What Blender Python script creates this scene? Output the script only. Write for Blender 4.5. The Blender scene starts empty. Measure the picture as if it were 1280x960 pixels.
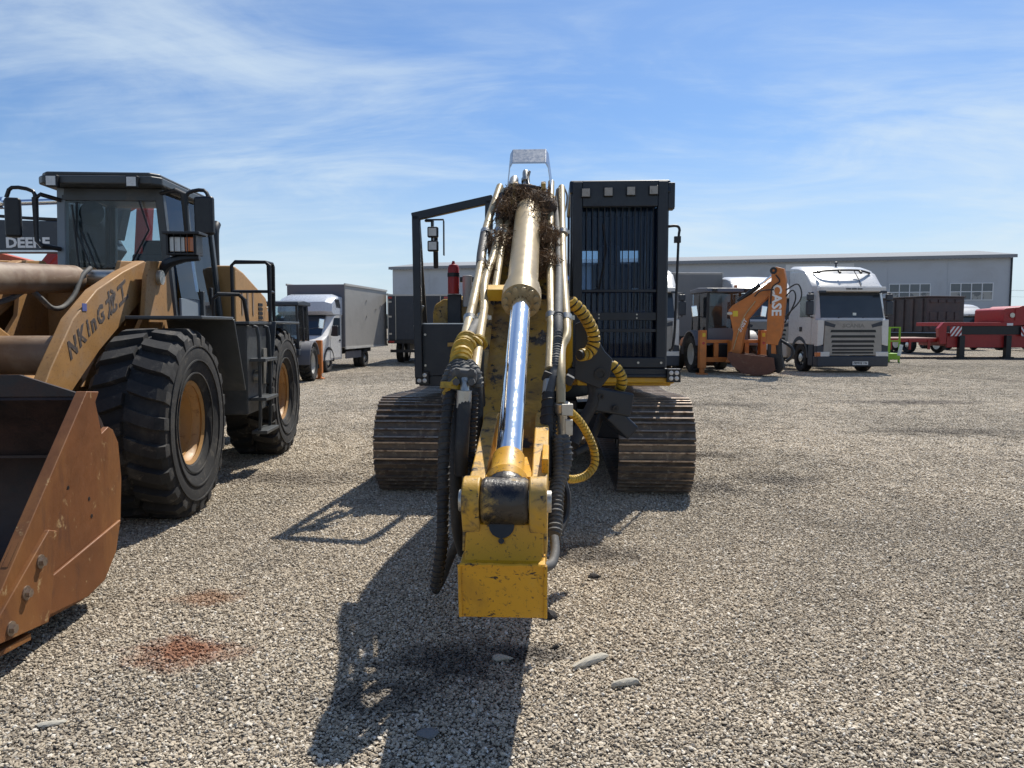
import bpy, bmesh, math, random
from mathutils import Vector, Matrix
random.seed(7)
SC = bpy.context.scene
COL = SC.collection
R = math.radians

# ------------------------------------------------------------ camera
cam = bpy.data.cameras.new('camera')
cam.lens = 27.0
cam.sensor_width = 36.0
cam.clip_end = 6000
camo = bpy.data.objects.new('camera', cam)
COL.objects.link(camo)
camo.location = (0, 0, 1.6)
camo.rotation_euler = (R(90 - 4.29), 0, 0)
SC.camera = camo

# ------------------------------------------------------------ sun and sky
SUN_DIR = Vector((.32, .67, 1.0)).normalized()
SUN_EL = math.asin(SUN_DIR.z)
SUN_AZ = math.atan2(SUN_DIR.x, SUN_DIR.y)
sun = bpy.data.lights.new('sun', 'SUN')
sun.energy = 5.0
sun.angle = R(.53)
sun.color = (1, .945, .85)
suno = bpy.data.objects.new('sun', sun)
COL.objects.link(suno)
suno.rotation_euler = (-SUN_DIR).to_track_quat('-Z', 'Y').to_euler()
suno.location = (0, 0, 30)

world = bpy.data.worlds.new('World')
SC.world = world
world.use_nodes = True
nt = world.node_tree
for n in list(nt.nodes):
    nt.nodes.remove(n)
wout = nt.nodes.new('ShaderNodeOutputWorld')
bg = nt.nodes.new('ShaderNodeBackground')
sky = nt.nodes.new('ShaderNodeTexSky')
sky.sky_type = 'NISHITA'
sky.sun_disc = False
sky.sun_elevation = SUN_EL
sky.sun_rotation = SUN_AZ
sky.altitude = 100
sky.air_density = 1.0
sky.dust_density = 1.0
sky.ozone_density = 2.2
bg.inputs['Strength'].default_value = .067
tc = nt.nodes.new('ShaderNodeTexCoord')
# thin cirrus on a flat layer high above: direction / height
sep = nt.nodes.new('ShaderNodeSeparateXYZ')
nt.links.new(tc.outputs['Generated'], sep.inputs[0])
def wmath(op, a, b=None, clamp=False):
    n = nt.nodes.new('ShaderNodeMath'); n.operation = op; n.use_clamp = clamp
    for i, v in enumerate((a, b)):
        if v is None: continue
        if isinstance(v, (int, float)): n.inputs[i].default_value = v
        else: nt.links.new(v, n.inputs[i])
    return n.outputs[0]
hz = wmath('ADD', wmath('MAXIMUM', sep.outputs['Z'], 0.0), .16)
cx = wmath('DIVIDE', sep.outputs['X'], hz)
cy = wmath('DIVIDE', sep.outputs['Y'], hz)
com = nt.nodes.new('ShaderNodeCombineXYZ')
nt.links.new(cx, com.inputs[0]); nt.links.new(cy, com.inputs[1])
def wnoise(scale, detail, rough, dist, sx, sy, rz, off):
    mp = nt.nodes.new('ShaderNodeMapping')
    mp.inputs['Scale'].default_value = (sx, sy, 1)
    mp.inputs['Rotation'].default_value = (0, 0, rz)
    mp.inputs['Location'].default_value = off
    nt.links.new(com.outputs[0], mp.inputs[0])
    n = nt.nodes.new('ShaderNodeTexNoise')
    n.inputs['Scale'].default_value = scale
    n.inputs['Detail'].default_value = detail
    n.inputs['Roughness'].default_value = rough
    n.inputs['Distortion'].default_value = dist
    nt.links.new(mp.outputs[0], n.inputs['Vector'])
    return n.outputs['Fac']
n_big = wnoise(.62, 5, .5, .3, 1.0, 1.0, .4, (1.45, .95, 0))
n_str = wnoise(1.3, 9, .60, .9, .85, 1.5, 1.15, (1.5, 2.2, 0))
n_fine = wnoise(5.0, 8, .65, .6, .6, 2.2, .75, (4.4, 1.1, 0))
s = wmath('ADD', wmath('MULTIPLY', n_big, .72), wmath('ADD', wmath('MULTIPLY', n_str, .54), wmath('MULTIPLY', n_fine, .13)))
rng = nt.nodes.new('ShaderNodeMapRange')
rng.interpolation_type = 'SMOOTHSTEP'
nt.links.new(s, rng.inputs['Value'])
rng.inputs['From Min'].default_value = .585
rng.inputs['From Max'].default_value = .90
rng.inputs['To Max'].default_value = .72
# veil of haze towards the horizon
veil = nt.nodes.new('ShaderNodeMapRange')
veil.interpolation_type = 'SMOOTHSTEP'
nt.links.new(sep.outputs['Z'], veil.inputs['Value'])
veil.inputs['From Min'].default_value = .26
veil.inputs['From Max'].default_value = -.02
veil.inputs['To Max'].default_value = .78
# a thin layer looks thinner overhead than when seen at a slant
thin = wmath('MINIMUM', 1.0, wmath('DIVIDE', .42, wmath('ADD', wmath('MAXIMUM', sep.outputs['Z'], 0.0), .10)))
cl = wmath('MULTIPLY', rng.outputs[0], thin)
fac = wmath('SUBTRACT', 1.0, wmath('MULTIPLY', wmath('SUBTRACT', 1.0, cl), wmath('SUBTRACT', 1.0, veil.outputs[0])), True)
mixc = nt.nodes.new('ShaderNodeMix'); mixc.data_type = 'RGBA'
nt.links.new(fac, mixc.inputs['Factor'])
tint = nt.nodes.new('ShaderNodeMix'); tint.data_type = 'RGBA'; tint.blend_type = 'MULTIPLY'
tint.inputs['Factor'].default_value = 1
tint.inputs['B'].default_value = (.78, 1.06, 1.38, 1)
nt.links.new(sky.outputs[0], tint.inputs['A'])
nt.links.new(tint.outputs['Result'], mixc.inputs['A'])
mixc.inputs['B'].default_value = (8.4, 9.8, 10.8, 1)
nt.links.new(mixc.outputs['Result'], bg.inputs['Color'])
nt.links.new(bg.outputs[0], wout.inputs[0])

SC.view_settings.view_transform = 'Standard'
SC.view_settings.look = 'None'
SC.view_settings.exposure = 0.36
SC.view_settings.gamma = 1.0
SC.view_settings.use_curve_mapping = False

# ------------------------------------------------------------ mesh builder
def catmull(pts, sub=6):
    P = [Vector(p) for p in pts]
    if len(P) < 3: return P
    out = []
    for i in range(len(P) - 1):
        p0 = P[i - 1] if i else P[0] * 2 - P[1]
        p1, p2 = P[i], P[i + 1]
        p3 = P[i + 2] if i + 2 < len(P) else P[-1] * 2 - P[-2]
        for k in range(sub):
            t = k / sub
            out.append(.5 * ((2 * p1) + (p2 - p0) * t + (2 * p0 - 5 * p1 + 4 * p2 - p3) * t * t + (3 * p1 - p0 - 3 * p2 + p3) * t ** 3))
    out.append(P[-1])
    return out

def frames(P):
    """parallel-transport frames along a path"""
    T = []
    for i in range(len(P)):
        a = P[max(i - 1, 0)]; b = P[min(i + 1, len(P) - 1)]
        T.append((b - a).normalized())
    n = T[0].orthogonal().normalized()
    out = []
    for t in T:
        n = (n - t * n.dot(t))
        n = n.normalized() if n.length > 1e-6 else t.orthogonal().normalized()
        out.append((t, n, t.cross(n)))
    return out

class MB:
    def __init__(self): self.v = []; self.f = []
    def add(self, verts, faces):
        o = len(self.v)
        self.v += [tuple(p) for p in verts]
        self.f += [tuple(i + o for i in f) for f in faces]
        return self
    def box(self, c, s, rot=(0, 0, 0)):
        from mathutils import Euler
        m = Euler(rot).to_matrix()
        c = Vector(c)
        vs = [c + m @ Vector((x * s[0] / 2, y * s[1] / 2, z * s[2] / 2)) for x in (-1, 1) for y in (-1, 1) for z in (-1, 1)]
        return self.add(vs, [(0, 1, 3, 2), (4, 6, 7, 5), (0, 4, 5, 1), (2, 3, 7, 6), (0, 2, 6, 4), (1, 5, 7, 3)])
    def bx(self, x0, x1, y0, y1, z0, z1):
        return self.box(((x0 + x1) / 2, (y0 + y1) / 2, (z0 + z1) / 2), (abs(x1 - x0), abs(y1 - y0), abs(z1 - z0)))
    def prism(self, pts, ax, a0, a1, pts2=None):
        """polygon of (u,v) pushed along axis ax from a0 to a1"""
        def mk(p, a):
            return {'x': (a, p[0], p[1]), 'y': (p[0], a, p[1]), 'z': (p[0], p[1], a)}[ax]
        n = len(pts)
        area = sum(pts[i][0] * pts[(i + 1) % n][1] - pts[(i + 1) % n][0] * pts[i][1] for i in range(n))
        flip = (area < 0) != (ax == 'y') 
        q = pts2 or pts
        vs = [mk(p, min(a0, a1)) for p in (pts if a0 <= a1 else q)] + [mk(p, max(a0, a1)) for p in (q if a0 <= a1 else pts)]
        fs = [tuple(range(n - 1, -1, -1)), tuple(range(n, 2 * n))] + [(i, (i + 1) % n, n + (i + 1) % n, n + i) for i in range(n)]
        if flip: fs = [tuple(reversed(f)) for f in fs]
        return self.add(vs, fs)
    def tube(self, pts, r, n=8, sub=0, cap=True):
        P = catmull(pts, sub) if sub else [Vector(p) for p in pts]
        fr = frames(P)
        m = len(P)
        vs = []; fs = []
        for i, (p, (t, a, b)) in enumerate(zip(P, fr)):
            if isinstance(r, (list, tuple)):
                k = i / (m - 1) * (len(r) - 1); j = min(int(k), len(r) - 2); rr = r[j] + (r[j + 1] - r[j]) * (k - j)
            else: rr = r
            # widen at bends so mitred corners keep their thickness
            if 0 < i < m - 1 and not sub:
                d1 = (P[i] - P[i - 1]).normalized(); c = max(.5, d1.dot(t)); 
            else: c = 1
            vs += [p + (a * math.cos(2 * math.pi * k / n) + b * math.sin(2 * math.pi * k / n)) * rr / c for k in range(n)]
        for i in range(m - 1):
            for k in range(n):
                fs.append((i * n + k, i * n + (k + 1) % n, (i + 1) * n + (k + 1) % n, (i + 1) * n + k))
        if cap:
            fs.append(tuple(range(n - 1, -1, -1))); fs.append(tuple((m - 1) * n + k for k in range(n)))
        return self.add(vs, fs)
    def cyl(self, p0, p1, r0, r1=None, n=20):
        return self.tube([p0, p1], [r0, r0 if r1 is None else r1], n)
    def lathe(self, prof, o, d, n=32, closed=False, cap=True):
        """prof = [(radius, offset along d)]"""
        o = Vector(o); d = Vector(d).normalized(); a = d.orthogonal().normalized(); b = d.cross(a)
        m = len(prof); vs = []; fs = []
        for (r, h) in prof:
            vs += [o + d * h + (a * math.cos(2 * math.pi * k / n) + b * math.sin(2 * math.pi * k / n)) * r for k in range(n)]
        for i in range(m if closed else m - 1):
            j = (i + 1) % m
            for k in range(n):
                fs.append((i * n + k, i * n + (k + 1) % n, j * n + (k + 1) % n, j * n + k))
        if not closed and cap:
            if prof[0][0] > 1e-5: fs.append(tuple(range(n - 1, -1, -1)))
            if prof[-1][0] > 1e-5: fs.append(tuple((m - 1) * n + k for k in range(n)))
        return self.add(vs, fs)
    def ring(self, o, d, r0, r1, h, n=24):
        return self.lathe([(r0, 0), (r1, 0), (r1, h), (r0, h)], o, d, n, True)
    def ball(self, c, r, n=10, m=7, sc=(1, 1, 1)):
        vs = [Vector(c) + Vector((0, 0, -r * sc[2]))]
        for i in range(1, m):
            th = math.pi * i / m - math.pi / 2
            vs += [Vector(c) + Vector((r * sc[0] * math.cos(th) * math.cos(2 * math.pi * k / n), r * sc[1] * math.cos(th) * math.sin(2 * math.pi * k / n), r * sc[2] * math.sin(th))) for k in range(n)]
        vs.append(Vector(c) + Vector((0, 0, r * sc[2])))
        fs = [(0, 1 + (k + 1) % n, 1 + k) for k in range(n)]
        for i in range(m - 2):
            for k in range(n):
                a = 1 + i * n
                fs.append((a + k, a + (k + 1) % n, a + n + (k + 1) % n, a + n + k))
        L = len(vs) - 1; a = 1 + (m - 2) * n
        fs += [(a + k, a + (k + 1) % n, L) for k in range(n)]
        return self.add(vs, fs)
    def helix(self, pts, Rr, r, pitch, sub=10, n=5, flat=1.0):
        """coil of wire wound round a path"""
        P = catmull(pts, sub); fr = frames(P)
        L = [0]
        for i in range(1, len(P)): L.append(L[-1] + (P[i] - P[i - 1]).length)
        turns = L[-1] / pitch; N = max(8, int(turns * 14))
        path = []
        for k in range(N + 1):
            s_ = L[-1] * k / N
            i = 0
            while i < len(L) - 2 and L[i + 1] < s_: i += 1
            t = (s_ - L[i]) / max(1e-9, L[i + 1] - L[i])
            p = P[i].lerp(P[i + 1], t); a = fr[i][1].lerp(fr[i + 1][1], t); b = fr[i][2].lerp(fr[i + 1][2], t)
            an = 2 * math.pi * s_ / pitch
            path.append(p + (a * math.cos(an) + b * math.sin(an)) * Rr)
        return self.tube(path, r, n)
    def loft(self, secs, cap=True):
        """secs = list of equally long vertex loops"""
        n = len(secs[0]); vs = [p for s_ in secs for p in s_]; fs = []
        for i in range(len(secs) - 1):
            for k in range(n):
                fs.append((i * n + k, i * n + (k + 1) % n, (i + 1) * n + (k + 1) % n, (i + 1) * n + k))
        if cap:
            fs.append(tuple(range(n - 1, -1, -1))); fs.append(tuple((len(secs) - 1) * n + k for k in range(n)))
        return self.add(vs, fs)
    def mesh(self, name, ang=38):
        me = bpy.data.meshes.new(name)
        me.from_pydata(self.v, [], self.f)
        bm = bmesh.new(); bm.from_mesh(me)
        bmesh.ops.recalc_face_normals(bm, faces=bm.faces)
        bm.to_mesh(me); bm.free()
        me.polygons.foreach_set('use_smooth', [True] * len(me.polygons))
        me.set_sharp_from_angle(angle=R(ang))
        me.update()
        return me
    def build(self, name, mat, parent=None, bevel=0, ang=38, seg=2, label=None):
        me = self.mesh(name, ang)
        me.materials.append(mat)
        o = bpy.data.objects.new(name, me)
        COL.objects.link(o)
        if parent: o.parent = parent
        if bevel:
            b = o.modifiers.new('bevel', 'BEVEL'); b.width = bevel; b.segments = seg
            b.limit_method = 'ANGLE'; b.angle_limit = R(40); b.harden_normals = True
        if label: o['label'] = label
        return o

def thing(name, label, cat, loc=(0, 0, 0), rz=0, group=None, scale=1):
    o = bpy.data.objects.new(name, None); COL.objects.link(o)
    o.empty_display_size = .2
    o.location = loc; o.rotation_euler = (0, 0, R(rz)); o.scale = (scale,) * 3
    o['label'] = label; o['category'] = cat
    if group: o['group'] = group
    return o
def node(name, parent, loc=(0, 0, 0), rot=(0, 0, 0)):
    o = bpy.data.objects.new(name, None); COL.objects.link(o); o.empty_display_size = .1
    o.parent = parent; o.location = loc; o.rotation_euler = rot
    return o
def dup(o, parent, loc=None, rot=None):
    c = o.copy(); COL.objects.link(c); c.parent = parent
    if loc is not None: c.location = loc
    if rot is not None: c.rotation_euler = rot
    for ch in list(o.children): dup(ch, c)
    return c
def tag(o, label, cat=None, group=None, kind=None):
    o['label'] = label
    if cat: o['category'] = cat
    if group: o['group'] = group
    if kind: o['kind'] = kind
    return o
def lettering(body, size, mat, parent, loc, rot, bold=.0, shear=0, ext=.002, sx=1, name='lettering', align='CENTER', label=None):
    c = bpy.data.curves.new(name, 'FONT')
    c.body = body; c.size = size; c.offset = bold; c.shear = shear; c.extrude = ext; c.align_x = align; c.align_y = 'CENTER'
    c.resolution_u = 2
    t = bpy.data.objects.new(name, c); COL.objects.link(t)
    dg = bpy.context.evaluated_depsgraph_get()
    me = bpy.data.meshes.new_from_object(t.evaluated_get(dg))
    bpy.data.objects.remove(t); bpy.data.curves.remove(c)
    me.materials.clear(); me.materials.append(mat)
    o = bpy.data.objects.new(name, me); COL.objects.link(o)
    o.parent = parent; o.location = loc; o.rotation_euler = rot; o.scale = (sx, 1, 1)
    if label: o['label'] = label
    return o

# ------------------------------------------------------------ materials
def ramp(nt, src, stops):
    n = nt.nodes.new('ShaderNodeValToRGB')
    e = n.color_ramp.elements
    while len(e) < len(stops): e.new(.5)
    for el, (p, c) in zip(e, stops):
        el.position = p; el.color = (c, c, c, 1) if isinstance(c, (int, float)) else (*c, 1)
    nt.links.new(src, n.inputs[0]); return n
def new_mat(name):
    m = bpy.data.materials.new(name); m.use_nodes = True
    return m, m.node_tree, m.node_tree.nodes['Principled BSDF']
def noise(nt, co, scale, detail=5, rough=.6, dist=0, stretch=None):
    if stretch:
        mp = nt.nodes.new('ShaderNodeMapping'); mp.inputs['Scale'].default_value = stretch
        nt.links.new(co, mp.inputs[0]); co = mp.outputs[0]
    n = nt.nodes.new('ShaderNodeTexNoise')
    n.inputs['Scale'].default_value = scale; n.inputs['Detail'].default_value = detail
    n.inputs['Roughness'].default_value = rough; n.inputs['Distortion'].default_value = dist
    nt.links.new(co, n.inputs['Vector']); return n.outputs['Fac']
def mixcol(nt, fac, a, b, blend='MIX'):
    n = nt.nodes.new('ShaderNodeMix'); n.data_type = 'RGBA'; n.blend_type = blend
    for k, v in (('Factor', fac), ('A', a), ('B', b)):
        if isinstance(v, (int, float)): n.inputs[k].default_value = v
        elif isinstance(v, tuple): n.inputs[k].default_value = (*v, 1)
        else: nt.links.new(v, n.inputs[k])
    return n.outputs['Result']
def paint(name, col, rough=.45, metal=0.0, layers=(), vary=.12, vscale=3.0, bump=.0, bscale=60, coat=0, spec=.5, bdist=.002, objv=0):
    """layers = [(colour, scale, threshold, softness, roughness or None, stretch or None)] of dirt, rust or grease"""
    m, nt, p = new_mat(name)
    tcn = nt.nodes.new('ShaderNodeTexCoord'); co = tcn.outputs['Object']
    v = noise(nt, co, vscale, 6, .65)
    r = ramp(nt, v, [(.25, 1 - vary), (.75, 1 + vary)])
    c = mixcol(nt, 1.0, col, r.outputs[0], 'MULTIPLY')
    if objv:
        oi = nt.nodes.new('ShaderNodeObjectInfo')
        rr = ramp(nt, oi.outputs['Random'], [(0, 1 - objv), (1, 1 + objv)])
        c = mixcol(nt, 1.0, c, rr.outputs[0], 'MULTIPLY')
    rg = None
    rv = ramp(nt, noise(nt, co, vscale * 4, 5, .7), [(.3, max(0, rough - .08)), (.7, min(1, rough + .1))]).outputs[0]
    for (lc, ls, th, so, lr, st) in layers:
        f = ramp(nt, noise(nt, co, ls, 8, .68, .4, st), [(th, 0), (min(1, th + so), 1)]).outputs[0]
        c = mixcol(nt, f, c, lc)
        if lr is not None: rv = mixcol(nt, f, rv, (lr, lr, lr))
    nt.links.new(c, p.inputs['Base Color'])
    nt.links.new(rv, p.inputs['Roughness'])
    p.inputs['Metallic'].default_value = metal
    p.inputs['Specular IOR Level'].default_value = spec
    if coat: p.inputs['Coat Weight'].default_value = coat; p.inputs['Coat Roughness'].default_value = .15
    if bump:
        b = nt.nodes.new('ShaderNodeBump'); b.inputs['Strength'].default_value = bump; b.inputs['Distance'].default_value = bdist
        nt.links.new(noise(nt, co, bscale, 6, .65), b.inputs['Height']); nt.links.new(b.outputs[0], p.inputs['Normal'])
    return m
def glass(name, tint=(.5, .55, .6), refl=.35, rough=.02, film=(.35, .32, .27), base=.015):
    m, nt, p = new_mat(name)
    nt.nodes.remove(p)
    out = nt.nodes['Material Output']
    tr = nt.nodes.new('ShaderNodeBsdfTransparent'); tr.inputs[0].default_value = (*tint, 1)
    gl = nt.nodes.new('ShaderNodeBsdfGlossy'); gl.inputs['Roughness'].default_value = rough; gl.inputs['Color'].default_value = (.9, .93, 1, 1)
    df = nt.nodes.new('ShaderNodeBsdfDiffuse'); df.inputs['Color'].default_value = (*film, 1)
    fr = nt.nodes.new('ShaderNodeFresnel'); fr.inputs['IOR'].default_value = 1.33
    mx = nt.nodes.new('ShaderNodeMixShader'); mx2 = nt.nodes.new('ShaderNodeMixShader')
    tcn = nt.nodes.new('ShaderNodeTexCoord')
    d = ramp(nt, noise(nt, tcn.outputs['Object'], 3, 6, .7), [(.4, base), (.8, base + .09 * refl)])
    nt.links.new(d.outputs[0], mx2.inputs[0])
    nt.links.new(fr.outputs[0], mx.inputs[0]); nt.links.new(tr.outputs[0], mx.inputs[1]); nt.links.new(gl.outputs[0], mx.inputs[2])
    nt.links.new(mx.outputs[0], mx2.inputs[1]); nt.links.new(df.outputs[0], mx2.inputs[2])
    nt.links.new(mx2.outputs[0], out.inputs[0])
    return m

DUST = (.30, .25, .19)
GREASE = (.012, .012, .016)
M = {}
M['yellow'] = paint('worn_yellow_paint', (.60, .335, .022), .42, 0, [(DUST, 2.2, .56, .35, .8, None), ((.40, .20, .02), 7, .62, .12, .7, None), (GREASE, 5, .655, .035, .5, None), (GREASE, 23, .68, .03, .5, None)], .14, 4, .25, 90)
M['yellow_stick'] = paint('stick_yellow_paint', (.63, .315, .012), .40, 0, [((.60, .38, .09), 2.5, .52, .3, .6, None), ((.33, .165, .02), 3.5, .56, .25, .6, (1, 1, .45)), (GREASE, 9, .625, .02, .5, (1, 1, 2.6)), (GREASE, 38, .64, .03, .5, None), ((.20, .10, .02), 60, .58, .06, .6, None), ((.10, .06, .02), 6, .63, .1, .6, (2.5, 1, .5))], .10, 3, .2, 120)
M['yellow_dirty'] = paint('oily_yellow_paint', (.47, .27, .035), .5, 0, [(DUST, 3, .46, .3, .9, None), ((.16, .10, .04), 5, .50, .2, .8, None), (GREASE, 4.5, .535, .05, .3, None), (GREASE, 14, .58, .06, .5, None)], .2, 4, .5, 60, bdist=.006)
M['gold'] = paint('beige_cylinder_paint', (.43, .335, .19), .36, .2, [((.28, .21, .12), 4, .52, .25, .55, None), (GREASE, 26, .68, .03, .5, None)], .1, 5, .12, 100)
M['gold_pipe'] = paint('beige_pipe_paint', (.42, .33, .185), .40, .15, [((.20, .15, .085), 6, .50, .22, .65, None), (GREASE, 14, .61, .06, .5, None)], .15, 8)
M['chrome'] = paint('chrome_rod', (.83, .85, .88), .10, 1.0, (), .03, 4)
M['steel'] = paint('bright_steel', (.55, .56, .57), .32, 1.0, [((.30, .28, .25), 14, .6, .2, .6, None)], .1, 10, .15, 80)
M['zinc'] = paint('zinc_fitting', (.50, .48, .43), .38, .8, [((.12, .1, .08), 20, .58, .15, .7, None)], .15, 15)
M['darknavy'] = paint('dark_machine_paint', (.0095, .0145, .024), .42, 0, [((.055, .052, .048), 3, .60, .35, .85, None)], .2, 4, .12, 90)
M['black'] = paint('black_paint', (.008, .009, .012), .45, 0, [((.05, .046, .04), 4, .62, .3, .85, None)], .15, 5)
M['rubber'] = paint('black_hose_rubber', (.018, .018, .019), .62, 0, [((.10, .09, .075), 7, .55, .3, .9, None)], .25, 12, .3, 150)
M['greyhose'] = paint('dusty_grey_sleeve', (.075, .075, .075), .7, 0, [((.26, .24, .2), 9, .5, .3, .9, None)], .2, 20, .3, 200)
M['tyre'] = paint('dusty_tyre_rubber', (.016, .016, .017), .80, 0, [((.085, .076, .064), 2.2, .50, .30, .95, None), ((.15, .13, .105), 9, .57, .2, .95, None)], .25, 6, .4, 70, bdist=.004)
M['rust_track'] = paint('rusty_track_steel', (.135, .112, .092), .62, .35, [((.24, .18, .13), 8, .50, .2, .8, None), ((.36, .31, .25), 16, .58, .08, .95, None), ((.03, .026, .024), 6, .6, .2, .8, None)], .25, 14, .6, 90, bdist=.004, objv=.18)
M['pad_polish'] = paint('worn_grouser_edge', (.33, .27, .22), .35, .75, [((.14, .085, .055), 12, .5, .2, .7, None)], .2, 20, objv=.2)
M['spiral_y'] = paint('yellow_spiral_wrap', (.46, .29, .025), .55, 0, [((.13, .09, .03), 10, .48, .25, .8, None)], .2, 12)
M['red'] = paint('red_paint', (.32, .016, .016), .38, 0, [((.12, .05, .04), 5, .62, .3, .8, None)], .15, 5)
M['straw'] = paint('dry_straw', (.17, .10, .05), .95, 0, [((.06, .035, .02), 12, .5, .2, 1, None)], .4, 30)
M['lamp'] = paint('lamp_lens', (.62, .62, .60), .12, .0, [((.35, .32, .28), 20, .55, .3, .3, None)], .1, 30, coat=.6)
M['amber'] = paint('amber_lens', (.55, .13, .01), .2, 0, (), .1, 20, coat=.5)
M['redlens'] = paint('red_lens', (.35, .01, .01), .2, 0, (), .1, 20, coat=.5)
M['tan'] = paint('dusty_tan_paint', (.33, .175, .058), .55, 0, [((.28, .18, .105), 3, .48, .3, .85, None), ((.19, .09, .035), 40, .55, .14, .8, None), ((.13, .062, .028), 4, .60, .18, .8, (1, 1, .5))], .14, 4, .35, 160)
M['tan_smooth'] = paint('tan_hood_paint', (.38, .205, .065), .45, 0, [((.28, .18, .10), 3, .50, .3, .8, None), ((.16, .07, .03), 9, .58, .14, .8, None)], .10, 3, .1, 90)
M['tan_brown'] = paint('brown_cylinder_paint', (.19, .125, .08), .45, 0, [((.33, .27, .20), 3, .5, .3, .8, None), ((.10, .06, .04), 9, .62, .2, .8, None)], .12, 4)  # browner and darker than the other tan paints
M['rust'] = paint('rusted_bucket_steel', (.165, .060, .017), .55, .12, [((.27, .115, .030), 1.8, .44, .25, .62, (1, 1, .3)), ((.065, .026, .016), 5, .56, .2, .65, (1, 1, .35)), ((.34, .22, .10), 11, .61, .06, .8, None), ((.30, .25, .20), 70, .70, .05, .7, (1, .3, 1))], .2, 5, .3, 120)
M['rust_in'] = paint('dark_bucket_lining', (.045, .026, .020), .6, .2, [((.10, .045, .03), 3, .5, .3, .8, None), ((.02, .018, .018), 5, .5, .2, .5, None)], .3, 6, .4, 60)
M['cabgrey'] = paint('dark_grey_cab_paint', (.050, .056, .060), .42, 0, [((.15, .14, .12), 3, .56, .35, .85, None)], .15, 5, .1, 90)
M['cablight'] = paint('blue_grey_pillar', (.20, .24, .28), .4, 0, [((.28, .26, .22), 5, .58, .3, .8, None)], .1, 4)
M['glass'] = glass('tinted_cab_glass', (.50, .58, .62), .5)
M['glass_clear'] = glass('clear_cab_glass', (.80, .86, .88), .5)
M['glass_dark'] = glass('dark_windscreen', (.10, .14, .17), .3)
M['seat'] = paint('dark_upholstery', (.06, .08, .12), .8, 0, (), .2, 20)
M['white'] = paint('white_vehicle_paint', (.58, .575, .56), .30, 0, [((.42, .38, .32), 1.4, .55, .4, .6, None)], .05, 3, coat=.4)
M['offwhite'] = paint('grey_white_panel', (.46, .45, .42), .55, 0, [((.33, .31, .28), 1.5, .5, .4, .7, None)], .06, 3)
M['plastic'] = paint('dark_blue_grey_plastic', (.030, .038, .052), .5, 0, [((.12, .11, .1), 3, .6, .3, .8, None)], .15, 5)
M['orange'] = paint('orange_machine_paint', (.48, .155, .03), .5, 0, [((.28, .13, .06), 3, .52, .3, .8, None), ((.08, .05, .04), 9, .66, .1, .8, None)], .15, 4)
M['brown_bucket'] = paint('worn_brown_bucket', (.13, .055, .035), .6, .2, [((.22, .13, .09), 5, .55, .2, .8, None)], .2, 6)
M['silver_panel'] = paint('silver_box_panel', (.36, .345, .32), .42, .15, [((.26, .25, .23), 1.2, .55, .4, .6, None)], .06, 1.5, .35, 2.2, bdist=.02)
M['grey_panel'] = paint('grey_box_panel', (.115, .115, .13), .55, 0, [((.18, .17, .16), 1.3, .55, .4, .7, None)], .06, 2)
M['trailer_grey'] = paint('grey_tarpaulin', (.21, .205, .20), .6, 0, [((.14, .135, .13), 1.2, .55, .4, .7, None)], .07, 1.5, .2, 3, bdist=.02)
M['wall'] = paint('pale_grey_cladding', (.43, .46, .50), .55, 0, [((.31, .31, .32), .25, .5, .4, .6, None)], .03, .3)
M['wall_trim'] = paint('white_trim', (.66, .68, .70), .5, 0, (), .03, .5)
M['roof'] = paint('light_roof_sheet', (.25, .265, .285), .85, 0, (), .04, .3, spec=.1)
M['green'] = paint('lime_green_paint', (.22, .42, .02), .45, 0, [((.2, .2, .1), 4, .6, .3, .8, None)], .1, 5)
M['dump'] = paint('rusty_dark_tipper_paint', (.075, .062, .060), .65, 0, [((.13, .09, .075), 1.5, .5, .3, .8, None)], .15, 3)
M['deere'] = paint('blue_black_boom_paint', (.035, .042, .055), .45, 0, [((.13, .12, .105), 2, .55, .3, .8, None)], .1, 3)
M['redorange'] = paint('red_orange_paint', (.50, .09, .03), .45, 0, [((.3, .13, .07), 3, .6, .3, .8, None)], .1, 4)
M['lettergrey'] = paint('worn_dark_lettering', (.07, .055, .05), .6, 0, [((.42, .25, .09), 22, .56, .1, .6, None)], .1, 20)
M['letterblue'] = paint('blue_emblem', (.08, .10, .28), .6, 0, (), .1, 20)
M['letterwhite'] = paint('white_lettering', (.70, .71, .72), .5, 0, (), .05, 20)
M['plate'] = paint('number_plate', (.66, .66, .64), .4, 0, (), .03, 20)
M['sticker'] = paint('yellow_sticker', (.62, .46, .03), .5, 0, (), .03, 20)
M['palegreen'] = paint('pale_paper', (.62, .68, .66), .6, 0, (), .03, 20)
M['int'] = paint('dark_interior', (.02, .022, .026), .8, 0, (), .1, 10)
M['woods'] = paint('distant_trees', (.055, .07, .05), .9, 0, (), .3, .05)
M['greasy'] = paint('greasy_black_metal', (.05, .04, .03), .32, .1, [((.40, .25, .06), 6, .56, .08, .6, None), (GREASE, 9, .5, .1, .22, None)], .3, 10, .5, 60, bdist=.006)
M['glass_front'] = glass('tinted_windscreen_sky_veil', (.55, .66, .80), .5, .02, (.03, .09, .22), .06)  # tinted glass; its blue film is painted in for the sky's reflection
M['lamp_dim'] = paint('dusty_lamp_lens', (.30, .28, .25), .3, .0, [((.18, .16, .14), 40, .5, .2, .4, None)], .1, 40, coat=.3)
M['van_blue'] = paint('pale_blue_white_paint', (.50, .54, .60), .28, 0, (), .04, 3, coat=.4)
M['deck'] = paint('pinkish_deck_boards', (.42, .26, .22), .7, 0, [((.30, .22, .18), 4, .5, .3, .8, None)], .15, 4)
M['pane'] = paint('window_pane', (.06, .075, .095), .12, 0, (), .2, .6, spec=.8)
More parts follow.
